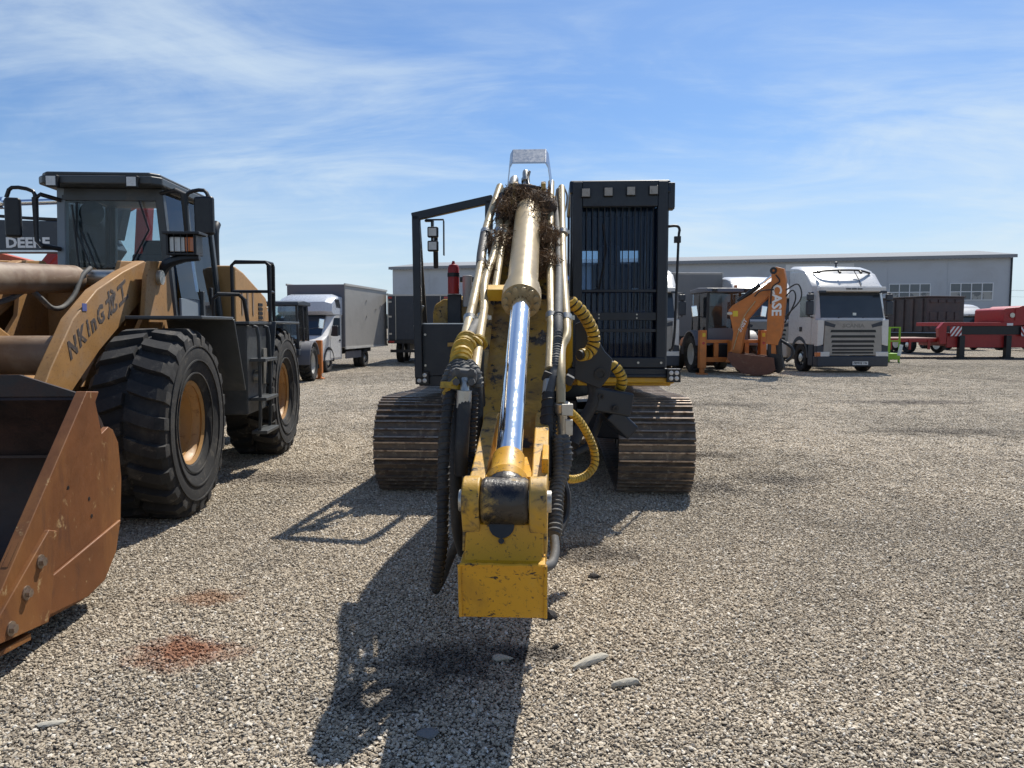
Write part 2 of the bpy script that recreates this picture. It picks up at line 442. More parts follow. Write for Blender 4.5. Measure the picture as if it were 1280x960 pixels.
M['pane_pale'] = paint('pale_window_pane', (.34, .34, .32), .35, 0, [((.12, .13, .14), 1.2, .5, .05, .2, None)], .1, .8)  # paler pane colour with dark patches
M['wind_front'] = paint('dark_truck_glass', (.022, .032, .045), .08, 0, (), .2, 1, spec=.7)
M['grille_panel'] = paint('grey_grille_panel', (.30, .285, .26), .4, .1, [((.22, .2, .18), 2, .5, .3, .6, None)], .06, 3)
M['letter_silver'] = paint('dull_chrome_letters', (.20, .19, .18), .35, .6, (), .05, 20)
M['seat_orange'] = paint('brown_seat', (.10, .05, .035), .8, 0, (), .2, 10)
M['mirror_glass'] = paint('mirror_glass', (.75, .8, .85), .06, .9, (), .02, 5)
M['lug'] = paint('greasy_yellow_lug', (.52, .29, .03), .45, 0, [((.30, .22, .12), 4, .46, .3, .8, None), ((.07, .05, .03), 9, .53, .12, .6, None), (GREASE, 17, .58, .05, .35, None)], .15, 5, .4, 80, bdist=.004)
M['bar'] = paint('black_bar', (.006, .007, .010), .5, 0, (), .1, 5)

# ------------------------------------------------------------ ground
def stain_nodes(nt, pos, base):
    """slow colour changes of the yard: damp soil, dark patches, rust, wheel tracks"""
    f1 = ramp(nt, noise(nt, pos, .30, 7, .65, .6), [(.40, .82), (.60, 1.10)]).outputs[0]
    c = mixcol(nt, 1.0, base, f1, 'MULTIPLY')
    f2 = ramp(nt, noise(nt, pos, .55, 8, .7, .8, (1, .45, 1)), [(.55, 0), (.72, .5)]).outputs[0]
    c = mixcol(nt, f2, c, (.20, .155, .11))
    f3 = ramp(nt, noise(nt, pos, 1.3, 8, .75, .6, (.7, 1.5, 1)), [(.585, 0), (.70, .65)]).outputs[0]
    c = mixcol(nt, f3, c, (.055, .048, .042))
    # rust drips and darker patches at set places
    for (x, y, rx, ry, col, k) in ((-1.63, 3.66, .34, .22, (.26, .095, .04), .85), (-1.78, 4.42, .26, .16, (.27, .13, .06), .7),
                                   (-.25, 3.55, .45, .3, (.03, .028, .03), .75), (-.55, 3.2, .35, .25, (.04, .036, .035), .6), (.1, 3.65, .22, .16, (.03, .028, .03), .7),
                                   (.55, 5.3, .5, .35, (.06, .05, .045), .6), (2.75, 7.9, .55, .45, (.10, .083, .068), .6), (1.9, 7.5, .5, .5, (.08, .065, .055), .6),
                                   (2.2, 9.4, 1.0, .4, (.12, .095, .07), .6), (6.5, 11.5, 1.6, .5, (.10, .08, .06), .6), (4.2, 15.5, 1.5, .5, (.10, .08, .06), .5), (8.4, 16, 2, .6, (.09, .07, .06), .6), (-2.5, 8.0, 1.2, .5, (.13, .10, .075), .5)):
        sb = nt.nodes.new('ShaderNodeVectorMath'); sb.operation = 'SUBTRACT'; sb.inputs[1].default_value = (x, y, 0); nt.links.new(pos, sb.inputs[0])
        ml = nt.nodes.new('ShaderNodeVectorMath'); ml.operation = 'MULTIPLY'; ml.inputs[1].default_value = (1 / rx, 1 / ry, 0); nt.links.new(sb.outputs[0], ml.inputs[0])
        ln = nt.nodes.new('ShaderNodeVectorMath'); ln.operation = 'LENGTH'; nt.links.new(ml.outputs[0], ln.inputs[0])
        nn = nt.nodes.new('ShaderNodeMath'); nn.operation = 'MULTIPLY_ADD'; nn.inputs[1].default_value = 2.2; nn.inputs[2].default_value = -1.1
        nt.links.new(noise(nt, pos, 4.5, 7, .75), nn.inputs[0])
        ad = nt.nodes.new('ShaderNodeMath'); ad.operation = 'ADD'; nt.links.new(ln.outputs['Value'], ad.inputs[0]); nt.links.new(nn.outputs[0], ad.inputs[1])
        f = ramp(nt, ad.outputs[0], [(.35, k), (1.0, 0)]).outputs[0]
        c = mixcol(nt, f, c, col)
    return c
STONE_STOPS = [(0, (.22, .178, .13)), (.12, (.35, .288, .212)), (.40, (.47, .398, .298)), (.7, (.54, .463, .352)), (.9, (.63, .56, .455)), (1, (.76, .715, .63))]

gm, nt_, pb = new_mat('gravel_ground')
geo = nt_.nodes.new('ShaderNodeNewGeometry'); pos = geo.outputs['Position']
vo = nt_.nodes.new('ShaderNodeTexVoronoi'); vo.inputs['Scale'].default_value = 60; nt_.links.new(pos, vo.inputs['Vector'])
ve = nt_.nodes.new('ShaderNodeTexVoronoi'); ve.feature = 'DISTANCE_TO_EDGE'; ve.inputs['Scale'].default_value = 60; nt_.links.new(pos, ve.inputs['Vector'])
sv = nt_.nodes.new('ShaderNodeSeparateColor'); nt_.links.new(vo.outputs['Color'], sv.inputs[0])
cst = ramp(nt_, sv.outputs[0], STONE_STOPS).outputs[0]
edge = ramp(nt_, ve.outputs['Distance'], [(.02, .0), (.20, 1)]).outputs[0]
c = mixcol(nt_, edge, (.10, .082, .062), cst)
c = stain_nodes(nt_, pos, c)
mott = ramp(nt_, noise(nt_, pos, 7, 8, .8), [(.30, .52), (.60, 1.12)]).outputs[0]  # random mottling, also darkens bare ground to imitate shade between stones
c = mixcol(nt_, 1.0, c, mott, 'MULTIPLY')
nt_.links.new(c, pb.inputs['Base Color']); pb.inputs['Roughness'].default_value = .9
h1 = nt_.nodes.new('ShaderNodeMath'); h1.operation = 'ADD'
nt_.links.new(edge, h1.inputs[0]); nt_.links.new(sv.outputs[1], h1.inputs[1])
bp = nt_.nodes.new('ShaderNodeBump'); bp.inputs['Strength'].default_value = .9; bp.inputs['Distance'].default_value = .014
nt_.links.new(h1.outputs[0], bp.inputs['Height'])
bp2 = nt_.nodes.new('ShaderNodeBump'); bp2.inputs['Strength'].default_value = .5; bp2.inputs['Distance'].default_value = .12
nt_.links.new(noise(nt_, pos, 2.2, 6, .6), bp2.inputs['Height']); nt_.links.new(bp2.outputs[0], bp.inputs['Normal'])
nt_.links.new(bp.outputs[0], pb.inputs['Normal'])
g = MB(); g.add([(-2500, -60, 0), (2500, -60, 0), (2500, 4000, 0), (-2500, 4000, 0)], [(0, 1, 2, 3)])
go = g.build('ground', gm); go['kind'] = 'structure'; go['label'] = 'gravel yard surface reaching to the horizon'

# loose gravel: real stones near the viewer
sm, nt_, pb = new_mat('gravel_stone')
oi = nt_.nodes.new('ShaderNodeObjectInfo'); geo = nt_.nodes.new('ShaderNodeNewGeometry')
c = ramp(nt_, oi.outputs['Random'], STONE_STOPS).outputs[0]
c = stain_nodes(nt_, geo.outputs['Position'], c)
tcs = nt_.nodes.new('ShaderNodeTexCoord')
c = mixcol(nt_, 1.0, c, ramp(nt_, noise(nt_, tcs.outputs['Object'], 90, 4, .6), [(.3, .8), (.7, 1.15)]).outputs[0], 'MULTIPLY')
nt_.links.new(c, pb.inputs['Base Color']); pb.inputs['Roughness'].default_value = .85
# the same stone where single stones cannot carry a random value: colour by cell
sm_far, ntf, pbf = new_mat('gravel_stone_far')
geo = ntf.nodes.new('ShaderNodeNewGeometry')
vof = ntf.nodes.new('ShaderNodeTexVoronoi'); vof.inputs['Scale'].default_value = 55; ntf.links.new(geo.outputs['Position'], vof.inputs['Vector'])
svf = ntf.nodes.new('ShaderNodeSeparateColor'); ntf.links.new(vof.outputs['Color'], svf.inputs[0])
cf = stain_nodes(ntf, geo.outputs['Position'], ramp(ntf, svf.outputs[0], STONE_STOPS).outputs[0])
ntf.links.new(cf, pbf.inputs['Base Color']); pbf.inputs['Roughness'].default_value = .85
scol = bpy.data.collections.new('gravel_stones')
def stone_mesh(name, seed, r=1.0, flat=.62, sub=1):
    rnd = random.Random(seed)
    bm = bmesh.new(); bmesh.ops.create_icosphere(bm, subdivisions=sub, radius=1)
    ax = (rnd.uniform(.85, 1.5), rnd.uniform(.6, .95), flat * rnd.uniform(.7, 1.15))
    pl = [(Vector((rnd.uniform(-1, 1), rnd.uniform(-1, 1), rnd.uniform(-1, 1))).normalized(), rnd.uniform(.55, .85)) for _ in range(7)]
    for v in bm.verts:
        for n, d in pl:
            k = v.co.dot(n)
            if k > d: v.co -= n * (k - d)
        v.co *= rnd.uniform(.84, 1.14) if sub == 1 else rnd.uniform(.94, 1.06)
        v.co = Vector((v.co.x * ax[0], v.co.y * ax[1], v.co.z * ax[2])) * r
    me = bpy.data.meshes.new(name); bm.to_mesh(me); bm.free()
    return me
for i in range(12):
    me = stone_mesh('stone', 20 + i); me.materials.append(sm)
    scol.objects.link(bpy.data.objects.new('stone', me))
NX, NY = 40, 60
vs, fs, dens, densf = [], [], [], []
for j in range(NY + 1):
    y = 2.0 + 32.0 * (j / NY) ** 1.35
    for i in range(NX + 1):
        vs.append(((i / NX * 2 - 1) * (.74 * y + .7), y, .0))
        dens.append(9500 if y < 5.5 else max(0, 9500 * (10.0 - y) / 4.5))
        densf.append(0 if y < 6.0 else 170 * (y - 6.0) / 3.5 if y < 9.5 else 170 if y < 15 else max(0, 170 * (34 - y) / 19))
for j in range(NY):
    for i in range(NX):
        a = j * (NX + 1) + i
        fs.append((a, a + 1, a + NX + 2, a + NX + 1))
me = bpy.data.meshes.new('gravel'); me.from_pydata(vs, [], fs)
for nm_, dd_ in (('dens', dens), ('densf', densf)):
    at_ = me.attributes.new(nm_, 'FLOAT', 'POINT'); at_.data.foreach_set('value', dd_)
gr = bpy.data.objects.new('gravel', me); COL.objects.link(gr)
tag(gr, 'loose pale crushed stone covering the yard', 'gravel', kind='stuff')
ng = bpy.data.node_groups.new('scatter_stones', 'GeometryNodeTree')
ng.interface.new_socket('Geometry', in_out='INPUT', socket_type='NodeSocketGeometry')
ng.interface.new_socket('Geometry', in_out='OUTPUT', socket_type='NodeSocketGeometry')
N = ng.nodes; Lk = ng.links
gi = N.new('NodeGroupInput'); g_o = N.new('NodeGroupOutput')
na = N.new('GeometryNodeInputNamedAttribute'); na.data_type = 'FLOAT'; na.inputs['Name'].default_value = 'dens'
dp = N.new('GeometryNodeDistributePointsOnFaces'); dp.distribute_method = 'RANDOM'
Lk.new(gi.outputs[0], dp.inputs['Mesh']); Lk.new(na.outputs['Attribute'], dp.inputs['Density'])
ci = N.new('GeometryNodeCollectionInfo'); ci.inputs['Collection'].default_value = scol
ci.inputs['Separate Children'].default_value = True; ci.inputs['Reset Children'].default_value = True
ip = N.new('GeometryNodeInstanceOnPoints'); ip.inputs['Pick Instance'].default_value = True
rv = N.new('FunctionNodeRandomValue'); rv.data_type = 'FLOAT_VECTOR'
rv.inputs[0].default_value = (-.45, -.45, 0); rv.inputs[1].default_value = (.45, .45, 6.28)
rs = N.new('FunctionNodeRandomValue'); rs.data_type = 'FLOAT'
rs.inputs[2].default_value = 0.0; rs.inputs[3].default_value = 1.0; rs.inputs['Seed'].default_value = 3
pw = N.new('ShaderNodeMath'); pw.operation = 'POWER'; pw.inputs[1].default_value = 2.6; Lk.new(rs.outputs[1], pw.inputs[0])
mr = N.new('ShaderNodeMath'); mr.operation = 'MULTIPLY_ADD'; mr.inputs[1].default_value = .0078; mr.inputs[2].default_value = .0050; Lk.new(pw.outputs[0], mr.inputs[0])
# lift each stone a little, so the bed is uneven
rz_ = N.new('FunctionNodeRandomValue'); rz_.data_type = 'FLOAT'; rz_.inputs[2].default_value = .0; rz_.inputs[3].default_value = .009; rz_.inputs['Seed'].default_value = 9
cz = N.new('ShaderNodeCombineXYZ'); Lk.new(rz_.outputs[1], cz.inputs[2])
sp = N.new('GeometryNodeSetPosition'); Lk.new(dp.outputs['Points'], sp.inputs['Geometry']); Lk.new(cz.outputs[0], sp.inputs['Offset'])
Lk.new(sp.outputs[0], ip.inputs['Points']); Lk.new(ci.outputs[0], ip.inputs['Instance'])
Lk.new(rv.outputs[0], ip.inputs['Rotation']); Lk.new(mr.outputs[0], ip.inputs['Scale'])
# farther out: clusters of small stones
fcol = bpy.data.collections.new('gravel_clusters')
for i in range(5):
    bm = bmesh.new(); rnd = random.Random(90 + i)
    for q in range(24):
        a = rnd.uniform(0, 6.28); rr = .12 * rnd.random() ** .5; k = rnd.uniform(.006, .013)
        mt = Matrix.Translation((rr * math.cos(a), rr * math.sin(a), rnd.uniform(0, .014))) @ Matrix.Rotation(rnd.uniform(0, 6.28), 4, 'Z') @ Matrix.Rotation(rnd.uniform(-.5, .5), 4, 'X') @ Matrix.Diagonal((k * rnd.uniform(.8, 1.3), k, k * rnd.uniform(.5, .8), 1))
        bmesh.ops.create_icosphere(bm, subdivisions=1, radius=1, matrix=mt)
    for v in bm.verts: v.co += Vector((rnd.uniform(-.002, .002), rnd.uniform(-.002, .002), rnd.uniform(-.002, .002)))
    cme = bpy.data.meshes.new('stone_cluster'); bm.to_mesh(cme); bm.free()
    cme.materials.append(sm_far); fcol.objects.link(bpy.data.objects.new('stone_cluster', cme))
na2 = N.new('GeometryNodeInputNamedAttribute'); na2.data_type = 'FLOAT'; na2.inputs['Name'].default_value = 'densf'
dp2 = N.new('GeometryNodeDistributePointsOnFaces'); dp2.distribute_method = 'RANDOM'; dp2.inputs['Seed'].default_value = 4
Lk.new(gi.outputs[0], dp2.inputs['Mesh']); Lk.new(na2.outputs['Attribute'], dp2.inputs['Density'])
ci2 = N.new('GeometryNodeCollectionInfo'); ci2.inputs['Collection'].default_value = fcol
ci2.inputs['Separate Children'].default_value = True; ci2.inputs['Reset Children'].default_value = True
ip2 = N.new('GeometryNodeInstanceOnPoints'); ip2.inputs['Pick Instance'].default_value = True
rv2 = N.new('FunctionNodeRandomValue'); rv2.data_type = 'FLOAT_VECTOR'; rv2.inputs[0].default_value = (0, 0, 0); rv2.inputs[1].default_value = (0, 0, 6.28)
Lk.new(dp2.outputs['Points'], ip2.inputs['Points']); Lk.new(ci2.outputs[0], ip2.inputs['Instance']); Lk.new(rv2.outputs[0], ip2.inputs['Rotation'])
# sparse dark clods between the stones
dcol = bpy.data.collections.new('gravel_clods')
sm_d, ntd, pbd = new_mat('dark_clod_bits'); pbd.inputs['Base Color'].default_value = (.045, .036, .03, 1); pbd.inputs['Roughness'].default_value = .95
for i in range(3):
    cme = stone_mesh('clod', 60 + i); cme.materials.append(sm_d); dcol.objects.link(bpy.data.objects.new('clod', cme))
dp3 = N.new('GeometryNodeDistributePointsOnFaces'); dp3.distribute_method = 'RANDOM'; dp3.inputs['Seed'].default_value = 8; dp3.inputs['Density'].default_value = 1.1
Lk.new(gi.outputs[0], dp3.inputs['Mesh'])
ci3 = N.new('GeometryNodeCollectionInfo'); ci3.inputs['Collection'].default_value = dcol
ci3.inputs['Separate Children'].default_value = True; ci3.inputs['Reset Children'].default_value = True
ip3 = N.new('GeometryNodeInstanceOnPoints'); ip3.inputs['Pick Instance'].default_value = True
rs3 = N.new('FunctionNodeRandomValue'); rs3.data_type = 'FLOAT'; rs3.inputs[2].default_value = .007; rs3.inputs[3].default_value = .028
Lk.new(dp3.outputs['Points'], ip3.inputs['Points']); Lk.new(ci3.outputs[0], ip3.inputs['Instance']); Lk.new(rv2.outputs[0], ip3.inputs['Rotation']); Lk.new(rs3.outputs[1], ip3.inputs['Scale'])
jg = N.new('GeometryNodeJoinGeometry'); Lk.new(ip3.outputs[0], jg.inputs[0])
Lk.new(ip.outputs[0], jg.inputs[0]); Lk.new(ip2.outputs[0], jg.inputs[0])
Lk.new(jg.outputs[0], g_o.inputs[0])
md = gr.modifiers.new('scatter', 'NODES'); md.node_group = ng

# ------------------------------------------------------------ tracked excavator
EX = thing('tracked_excavator', 'yellow tracked excavator with barred cab and dirty arm folded towards the ground, no bucket', 'excavator', (.31, 9.15, 0), -3.2)

# tracks
PR = .415; YF = 1.70; ZC = .455
def track_path(n):
    segs = [('t', 2 * YF), ('r', math.pi * PR), ('b', 2 * YF), ('f', math.pi * PR)]
    tot = sum(s_[1] for s_ in segs); out = []
    for k in range(n):
        s_ = tot * (k + .5) / n
        for nm, L in segs:
            if s_ < L: break
            s_ -= L
        if nm == 't':
            u = s_ / L; out.append((-YF + s_, ZC + PR - .055 * math.sin(math.pi * u) ** 2, 0))
        elif nm == 'r':
            a = math.pi / 2 - s_ / PR; out.append((YF + PR * math.cos(a), ZC + PR * math.sin(a), a - math.pi / 2))
        elif nm == 'b': out.append((YF - s_, ZC - PR, math.pi))
        else:
            a = -math.pi / 2 - s_ / PR; out.append((-YF + PR * math.cos(a), ZC + PR * math.sin(a), a - math.pi / 2))
    return out
NP = 50
PW = .70
pm = MB()
pm.bx(-PW / 2, PW / 2, -.089, .089, -.012, .012)
pm.box((0, .092, -.006), (PW * .96, .03, .016), (.3, 0, 0))
for yy in (-.076, 0, .076):
    pm.prism([(yy - .011, .010), (yy + .011, .010), (yy + .007, .040), (yy - .007, .040)], 'x', -PW / 2, PW / 2)
pad_me = pm.mesh('track_pad'); pad_me.materials.append(M['rust_track']); pad_me.materials.append(M['pad_polish'])
for q_ in pad_me.polygons:
    if abs(q_.normal.z) > .9 and min(pad_me.vertices[i].co.z for i in q_.vertices) > .035: q_.material_index = 1
bolt = MB()
for bxx in (-.1, .1):
    for byy in (-.038, .038): bolt.cyl((bxx, byy, .012), (bxx, byy, .022), .014, n=6)
for s_ in (-1, 1):
    XC = s_ * 1.14
    m = MB()
    m.bx(XC - .17, XC + .17, -1.55, 1.55, .30, .60)
    m.prism([(-1.5, .60), (1.5, .60), (1.2, .70), (-1.2, .70)], 'x', XC - .10, XC + .10)
    tr = m.build('track', M['rust_track'], EX, .01)
    for k, (y, z, a) in enumerate(track_path(NP)):
        p = bpy.data.objects.new('track_pad', pad_me); COL.objects.link(p); p.parent = tr
        p.location = (XC, y, z); p.rotation_euler = (a + random.uniform(-.02, .02), 0, 0)
    for (y, r, nm) in ((-YF, .36, 'idler_wheel'), (YF, .36, 'drive_sprocket')):
        m = MB(); m.lathe([(0, -.11), (r * .4, -.11), (r * .45, -.05), (r * .8, -.05), (r * .85, -.09), (r, -.09), (r, .09), (r * .85, .09), (r * .8, .05), (r * .45, .05), (r * .4, .11), (0, .11)], (XC, y, ZC), (1, 0, 0), 28)
        m.build(nm, M['rust_track'], tr)
    for k in range(7):
        m = MB(); y = -1.28 + k * .427
        m.lathe([(0, -.16), (.10, -.16), (.10, -.10), (.085, -.09), (.085, .09), (.10, .10), (.10, .16), (0, .16)], (XC, y, .18), (1, 0, 0), 16)
        m.build('track_roller', M['rust_track'], tr)
    m = MB()   # chain the pads are bolted to
    pth = [(y, z) for y, z, a in track_path(100)]
    for off in (-.09, .09):
        vs = []; n_ = len(pth)
        for (y, z) in pth:
            cy_ = max(-YF, min(YF, y)); dy, dz = y - cy_, z - ZC; L = math.hypot(dy, dz) or 1
            for q in (-.012, -.075):
                for w in (-.025, .025): vs.append((XC + off + w, y + dy / L * q, z + dz / L * q))
        fs = []
        for i in range(n_):
            a, b = i * 4, ((i + 1) % n_) * 4
            fs += [(a, a + 1, b + 1, b), (a + 2, b + 2, b + 3, a + 3), (a, b, b + 2, a + 2), (a + 1, a + 3, b + 3, b + 1)]
        m.add(vs, fs)
    m.build('track_chain', M['rust_track'], tr)

m = MB(); m.bx(-.45, .45, -.75, .75, .42, .80)
for sx in (-1, 1):
    for sy in (-1, 1): m.prism([(sx * .4, sy * .35), (sx * .4, sy * .75), (sx * 1.05, sy * 1.1), (sx * 1.05, sy * .7)], 'z', .40, .66)
m.build('carbody', M['darknavy'], EX, .02)
m = MB(); m.cyl((0, 0, .80), (0, 0, 1.0), .62, n=36); m.build('slewing_ring', M['black'], EX)

# upper structure
m = MB(); m.bx(-1.12, 1.20, -1.30, 1.9, 1.0, 1.12); m.bx(.42, 1.33, -1.62, -1.30, 1.02, 1.10)
m.build('revolving_frame', M['yellow'], EX, .015)
m = MB(); m.bx(.46, 1.36, -1.66, -1.60, 1.045, 1.115); m.build('sill_beam', M['yellow'], EX, .02)
m = MB()
m.prism([(1.0, 1.12), (2.35, 1.12), (2.5, 1.35), (2.5, 1.85), (2.35, 2.0), (1.0, 2.0)], 'x', -1.12, 1.25)
m.build('counterweight', M['yellow'], EX, .05)
m = MB(); m.bx(-1.1, .36, -.2, 1.0, 1.12, 1.80); m.bx(-.95, .3, .05, 1.0, 1.80, 1.92); m.build('engine_cover', M['yellow'], EX, .03)
# fuel tank with rounded dirty front, right-hand storage guard box
m = MB(); m.prism([(-1.06, 1.12), (-.42, 1.12), (-.42, 1.88), (-.95, 1.88), (-1.04, 1.82), (-1.06, 1.74)], 'y', -1.25, -.22)
m.build('fuel_tank', M['yellow_dirty'], EX, .02)
m = MB(); m.bx(-.62, -.54, -1.0, -.9, 1.88, 1.99); m.build('filler_cap', M['yellow'], EX, .01)
gb = MB(); gb.bx(-1.12, -.34, -1.72, -1.68, 1.12, 1.62); gb.bx(-1.12, -1.08, -1.68, -1.27, 1.12, 1.62); gb.bx(-.40, -.345, -1.679, -1.27, 1.13, 1.60)
gb.bx(-1.13, -.34, -1.70, -1.28, 1.02, 1.118)
gbo = gb.build('guard_box', M['darknavy'], EX, .006)
for (bx_, bz_) in ((-1.06, 1.22), (-1.06, 1.52), (-.6, 1.58), (-.45, 1.2)):
    m = MB(); m.cyl((bx_, -1.72, bz_), (bx_, -1.732, bz_), .012, n=6); m.build('bolt', M['zinc'], gbo)
m = MB(); m.bx(-.84, -.46, -1.75, -1.722, 1.405, 1.445); m.build('handle_bar', M['yellow_dirty'], gbo, .004)
m = MB(); m.bx(-.82, -.55, -1.731, -1.722, 1.30, 1.40); m.build('recess', M['black'], gbo)
m = MB(); m.box((-1.13, -1.66, 1.70), (.035, .05, .22), (0, .32, 0)); m.bx(-1.13, -.36, -1.715, -1.69, 1.622, 1.632); m.build('edge_strip', M['steel'], gbo)
def lamp4(parent, c, w=.105):
    m = MB(); m.bx(c[0] - w / 2 - .012, c[0] + w / 2 + .012, c[1] - .02, c[1] + .05, c[2] - w / 2 - .012, c[2] + w / 2 + .012)
    o = m.build('light_cluster', M['black'], parent, .004)
    m = MB()
    for dx in (-1, 1):
        for dz in (-1, 1): m.lathe([(0, -.006), (.014, -.004), (.021, .0), (.021, .004)], (c[0] + dx * w / 4, c[1] - .024, c[2] + dz * w / 4), (0, 1, 0), 12)
    m.build('lens', M['lamp'], o)
lamp4(EX, (-1.09, -1.735, 1.10)); lamp4(EX, (1.34, -1.72, 1.13))

# guard frame in front of the platform: post, sloping top beam, inner drop and diagonal brace
m = MB()
def bar(mb, a, b, w, t=None, up=(0, 0, 1)):
    a = Vector(a); b = Vector(b); d = (b - a).normalized(); u = Vector(up); u = (u - d * u.dot(d)).normalized(); s_ = d.cross(u)
    t = t or w
    vs = [p + u * (i * t / 2) + s_ * (j * w / 2) for p in (a, b) for (i, j) in ((-1, -1), (-1, 1), (1, 1), (1, -1))]
    mb.add(vs, [(3, 2, 1, 0), (4, 5, 6, 7), (0, 1, 5, 4), (1, 2, 6, 5), (2, 3, 7, 6), (3, 0, 4, 7)])
bar(m, (-1.12, -1.74, 1.10), (-1.135, -1.74, 2.66), .075, .075, (0, 1, 0))
bar(m, (-1.172, -1.74, 2.645), (-.395, -1.74, 2.81), .075, .078)
bar(m, (-.43, -1.74, 2.80), (-.435, -1.74, 2.50), .075, .075, (0, 1, 0))
bar(m, (-.435, -1.72, 2.52), (-.44, -.9, 1.9), .06, .06)
bar(m, (-1.135, -1.70, 2.63), (-1.33, .0, 1.13), .065, .065)
fr_ = m.build('guard_frame', M['darknavy'], EX, .008)
m = MB(); bar(m, (-1.03, -1.2, 2.25), (-1.03, -1.2, 1.55), .12); bar(m, (-1.03, -1.2, 2.2), (-1.02, -1.30, 2.58), .05); m.build('light_post', M['darknavy'], EX, .01)
m = MB(); bar(m, (-.9, -.25, 2.14), (-.25, -.25, 2.14), .06); bar(m, (-.3, -.25, 1.8), (-.36, -.25, 2.14), .06); bar(m, (-.86, -.25, 1.8), (-.86, -.25, 2.12), .05); m.build('rear_rail', M['darknavy'], EX, .008)
m = MB(); m.bx(-1.02, -1.0, -1.58, -1.50, 2.37, 2.64); m.bx(-1.085, -1.0, -1.56, -1.5, 2.63, 2.645); m.bx(-.905, -.895, -1.55, -1.50, 2.30, 2.64); m.bx(-1.08, -.9, -1.55, -1.5, 2.645, 2.655); m.build('light_bracket', M['black'], EX)
for z in (2.52, 2.385):
    m = MB(); m.bx(-1.05, -.945, -1.62, -1.56, z - .052, z + .052); o = m.build('work_light', M['black'], EX, .012)
    m = MB(); m.bx(-1.036, -.959, -1.628, -1.62, z - .038, z + .038); m.build('lens', M['lamp'], o)
m = MB(); m.lathe([(0, 0), (.058, .0), (.058, .26), (.045, .29), (.02, .30), (.012, .33), (0, .33)], (-.83, -1.35, 1.93), (0, 0, 1), 20); fe = m.build('fire_extinguisher', M['red'], EX)
m = MB(); m.ring((-.83, -1.35, 2.10), (0, 0, 1), .05, .062, .04); m.build('strap', M['black'], fe)
m = MB(); m.bx(-.90, -.76, -1.30, -1.22, 1.60, 1.93); m.build('extinguisher_bracket', M['darknavy'], EX, .01)
m = MB(); m.cyl((-.70, -1.25, 1.80), (-.70, -1.25, 2.12), .05, n=14); m.build('filter_canister', M['offwhite'], EX, .005)

# cab
m = MB()
XL, XR, YB, YT = .345, 1.29, .2, 0
posts = [(XL + .05, -1.55), (XR - .05, -1.55), (XL + .05, .18), (XR - .05, .18), (XR - .05, -.55)]
for (x, y) in posts: m.bx(x - .05, x + .05, y - .05, y + .05, 1.12, 2.92)
m.bx(XL, XR, -1.5, .22, 1.12, 1.20)
m.bx(XL, XL + .03, -1.5, .2, 1.12, 1.75); m.bx(XL + .06, XR - .06, .15, .2, 1.2, 2.02)
m.bx(XR - .04, XR - .002, -1.5, -.6, 1.16, 1.7); m.bx(XR - .04, XR - .002, -.5, .18, 1.16, 2.0)
m.bx(XL + .06, XR - .06, .155, .19, 2.5, 2.95)
cab = m.build('cab', M['darknavy'], EX, .015)
m = MB(); m.prism([(-1.66, 2.87), (-1.62, 3.0), (-.9, 3.03), (.24, 3.0), (.26, 2.90)], 'x', XL - .01, XR + .01); m.build('roof', M['darknavy'], cab, .02)
m = MB(); m.bx(XL + .1, XR - .1, -1.512, -1.506, 1.26, 2.86); m.build('windscreen', M['glass_front'] if 'glass_front' in M else M['glass'], cab)
for a_ in ((XR - .02, XR - .014, -1.5, -.6, 1.7, 2.86), (XR - .02, XR - .014, -.5, .13, 2.0, 2.86), (XL + .014, XL + .02, -1.5, .13, 1.75, 2.86)):
    m = MB(); m.bx(*a_); m.build('side_window', M['glass'], cab)
m = MB(); m.bx(XL + .1, XR - .1, .165, .170, 2.02, 2.5); m.build('rear_window', M['glass_clear'], cab)
# guard: frame, bars, bands
m = MB()
m.bx(XL + .02, XL + .115, -1.665, -1.60, 1.20, 2.98); m.bx(XR - .115, XR - .02, -1.665, -1.60, 1.20, 2.98)
m.bx(XL + .115, XR - .115, -1.67, -1.60, 2.74, 2.985); m.bx(XR - .02, XR + .05, -1.64, -1.5, 2.72, 2.97)
m.bx(XL + .02, XR - .02, -1.672, -1.60, 1.20, 1.30); m.bx(XL - .02, XR + .0, -1.66, -1.58, 1.115, 1.195)
m.bx(XL + .3, XR + .06, -1.69, -1.55, 1.105, 1.135)
gd = m.build('cab_guard', M['darknavy'], EX, .01)
nb = 12
for k in range(nb):
    x = XL + .155 + (XR - XL - .31) * k / (nb - 1)
    m = MB(); m.cyl((x, -1.628, 1.28), (x, -1.628, 2.76), .005, n=8); m.build('guard_bar', M['bar'], gd)
for (z0, z1) in ((1.66, 1.735), (1.545, 1.575), (1.93, 1.955)):
    m = MB(); m.bx(XL + .11, XR - .11, -1.642, -1.618, z0, z1); m.build('cross_band', M['darknavy'], gd, .003)
for x in (XL + .28, XR - .3):
    for z in (1.68, 1.715):
        m = MB(); m.cyl((x, -1.642, z), (x, -1.652, z), .008, n=6); m.build('bolt', M['zinc'], gd)
for k in range(4):
    m = MB(); m.cyl((XL + .22 + .22 * k, -1.672, 1.25), (XL + .22 + .22 * k, -1.684, 1.25), .012, n=6); m.build('bolt', M['zinc'], gd)
for k in range(4):
    x = XL + .145 + k * .213; z = 2.87 + .006 * k
    m = MB(); m.bx(x - .045, x + .045, -1.70, -1.672, z - .045, z + .045); o = m.build('work_light', M['black'], gd, .008)
    m = MB(); m.bx(x - .037, x + .037, -1.708, -1.700, z - .037, z + .037); m.build('lens', M['lamp_dim'] if 'lamp_dim' in M else M['lamp'], o)
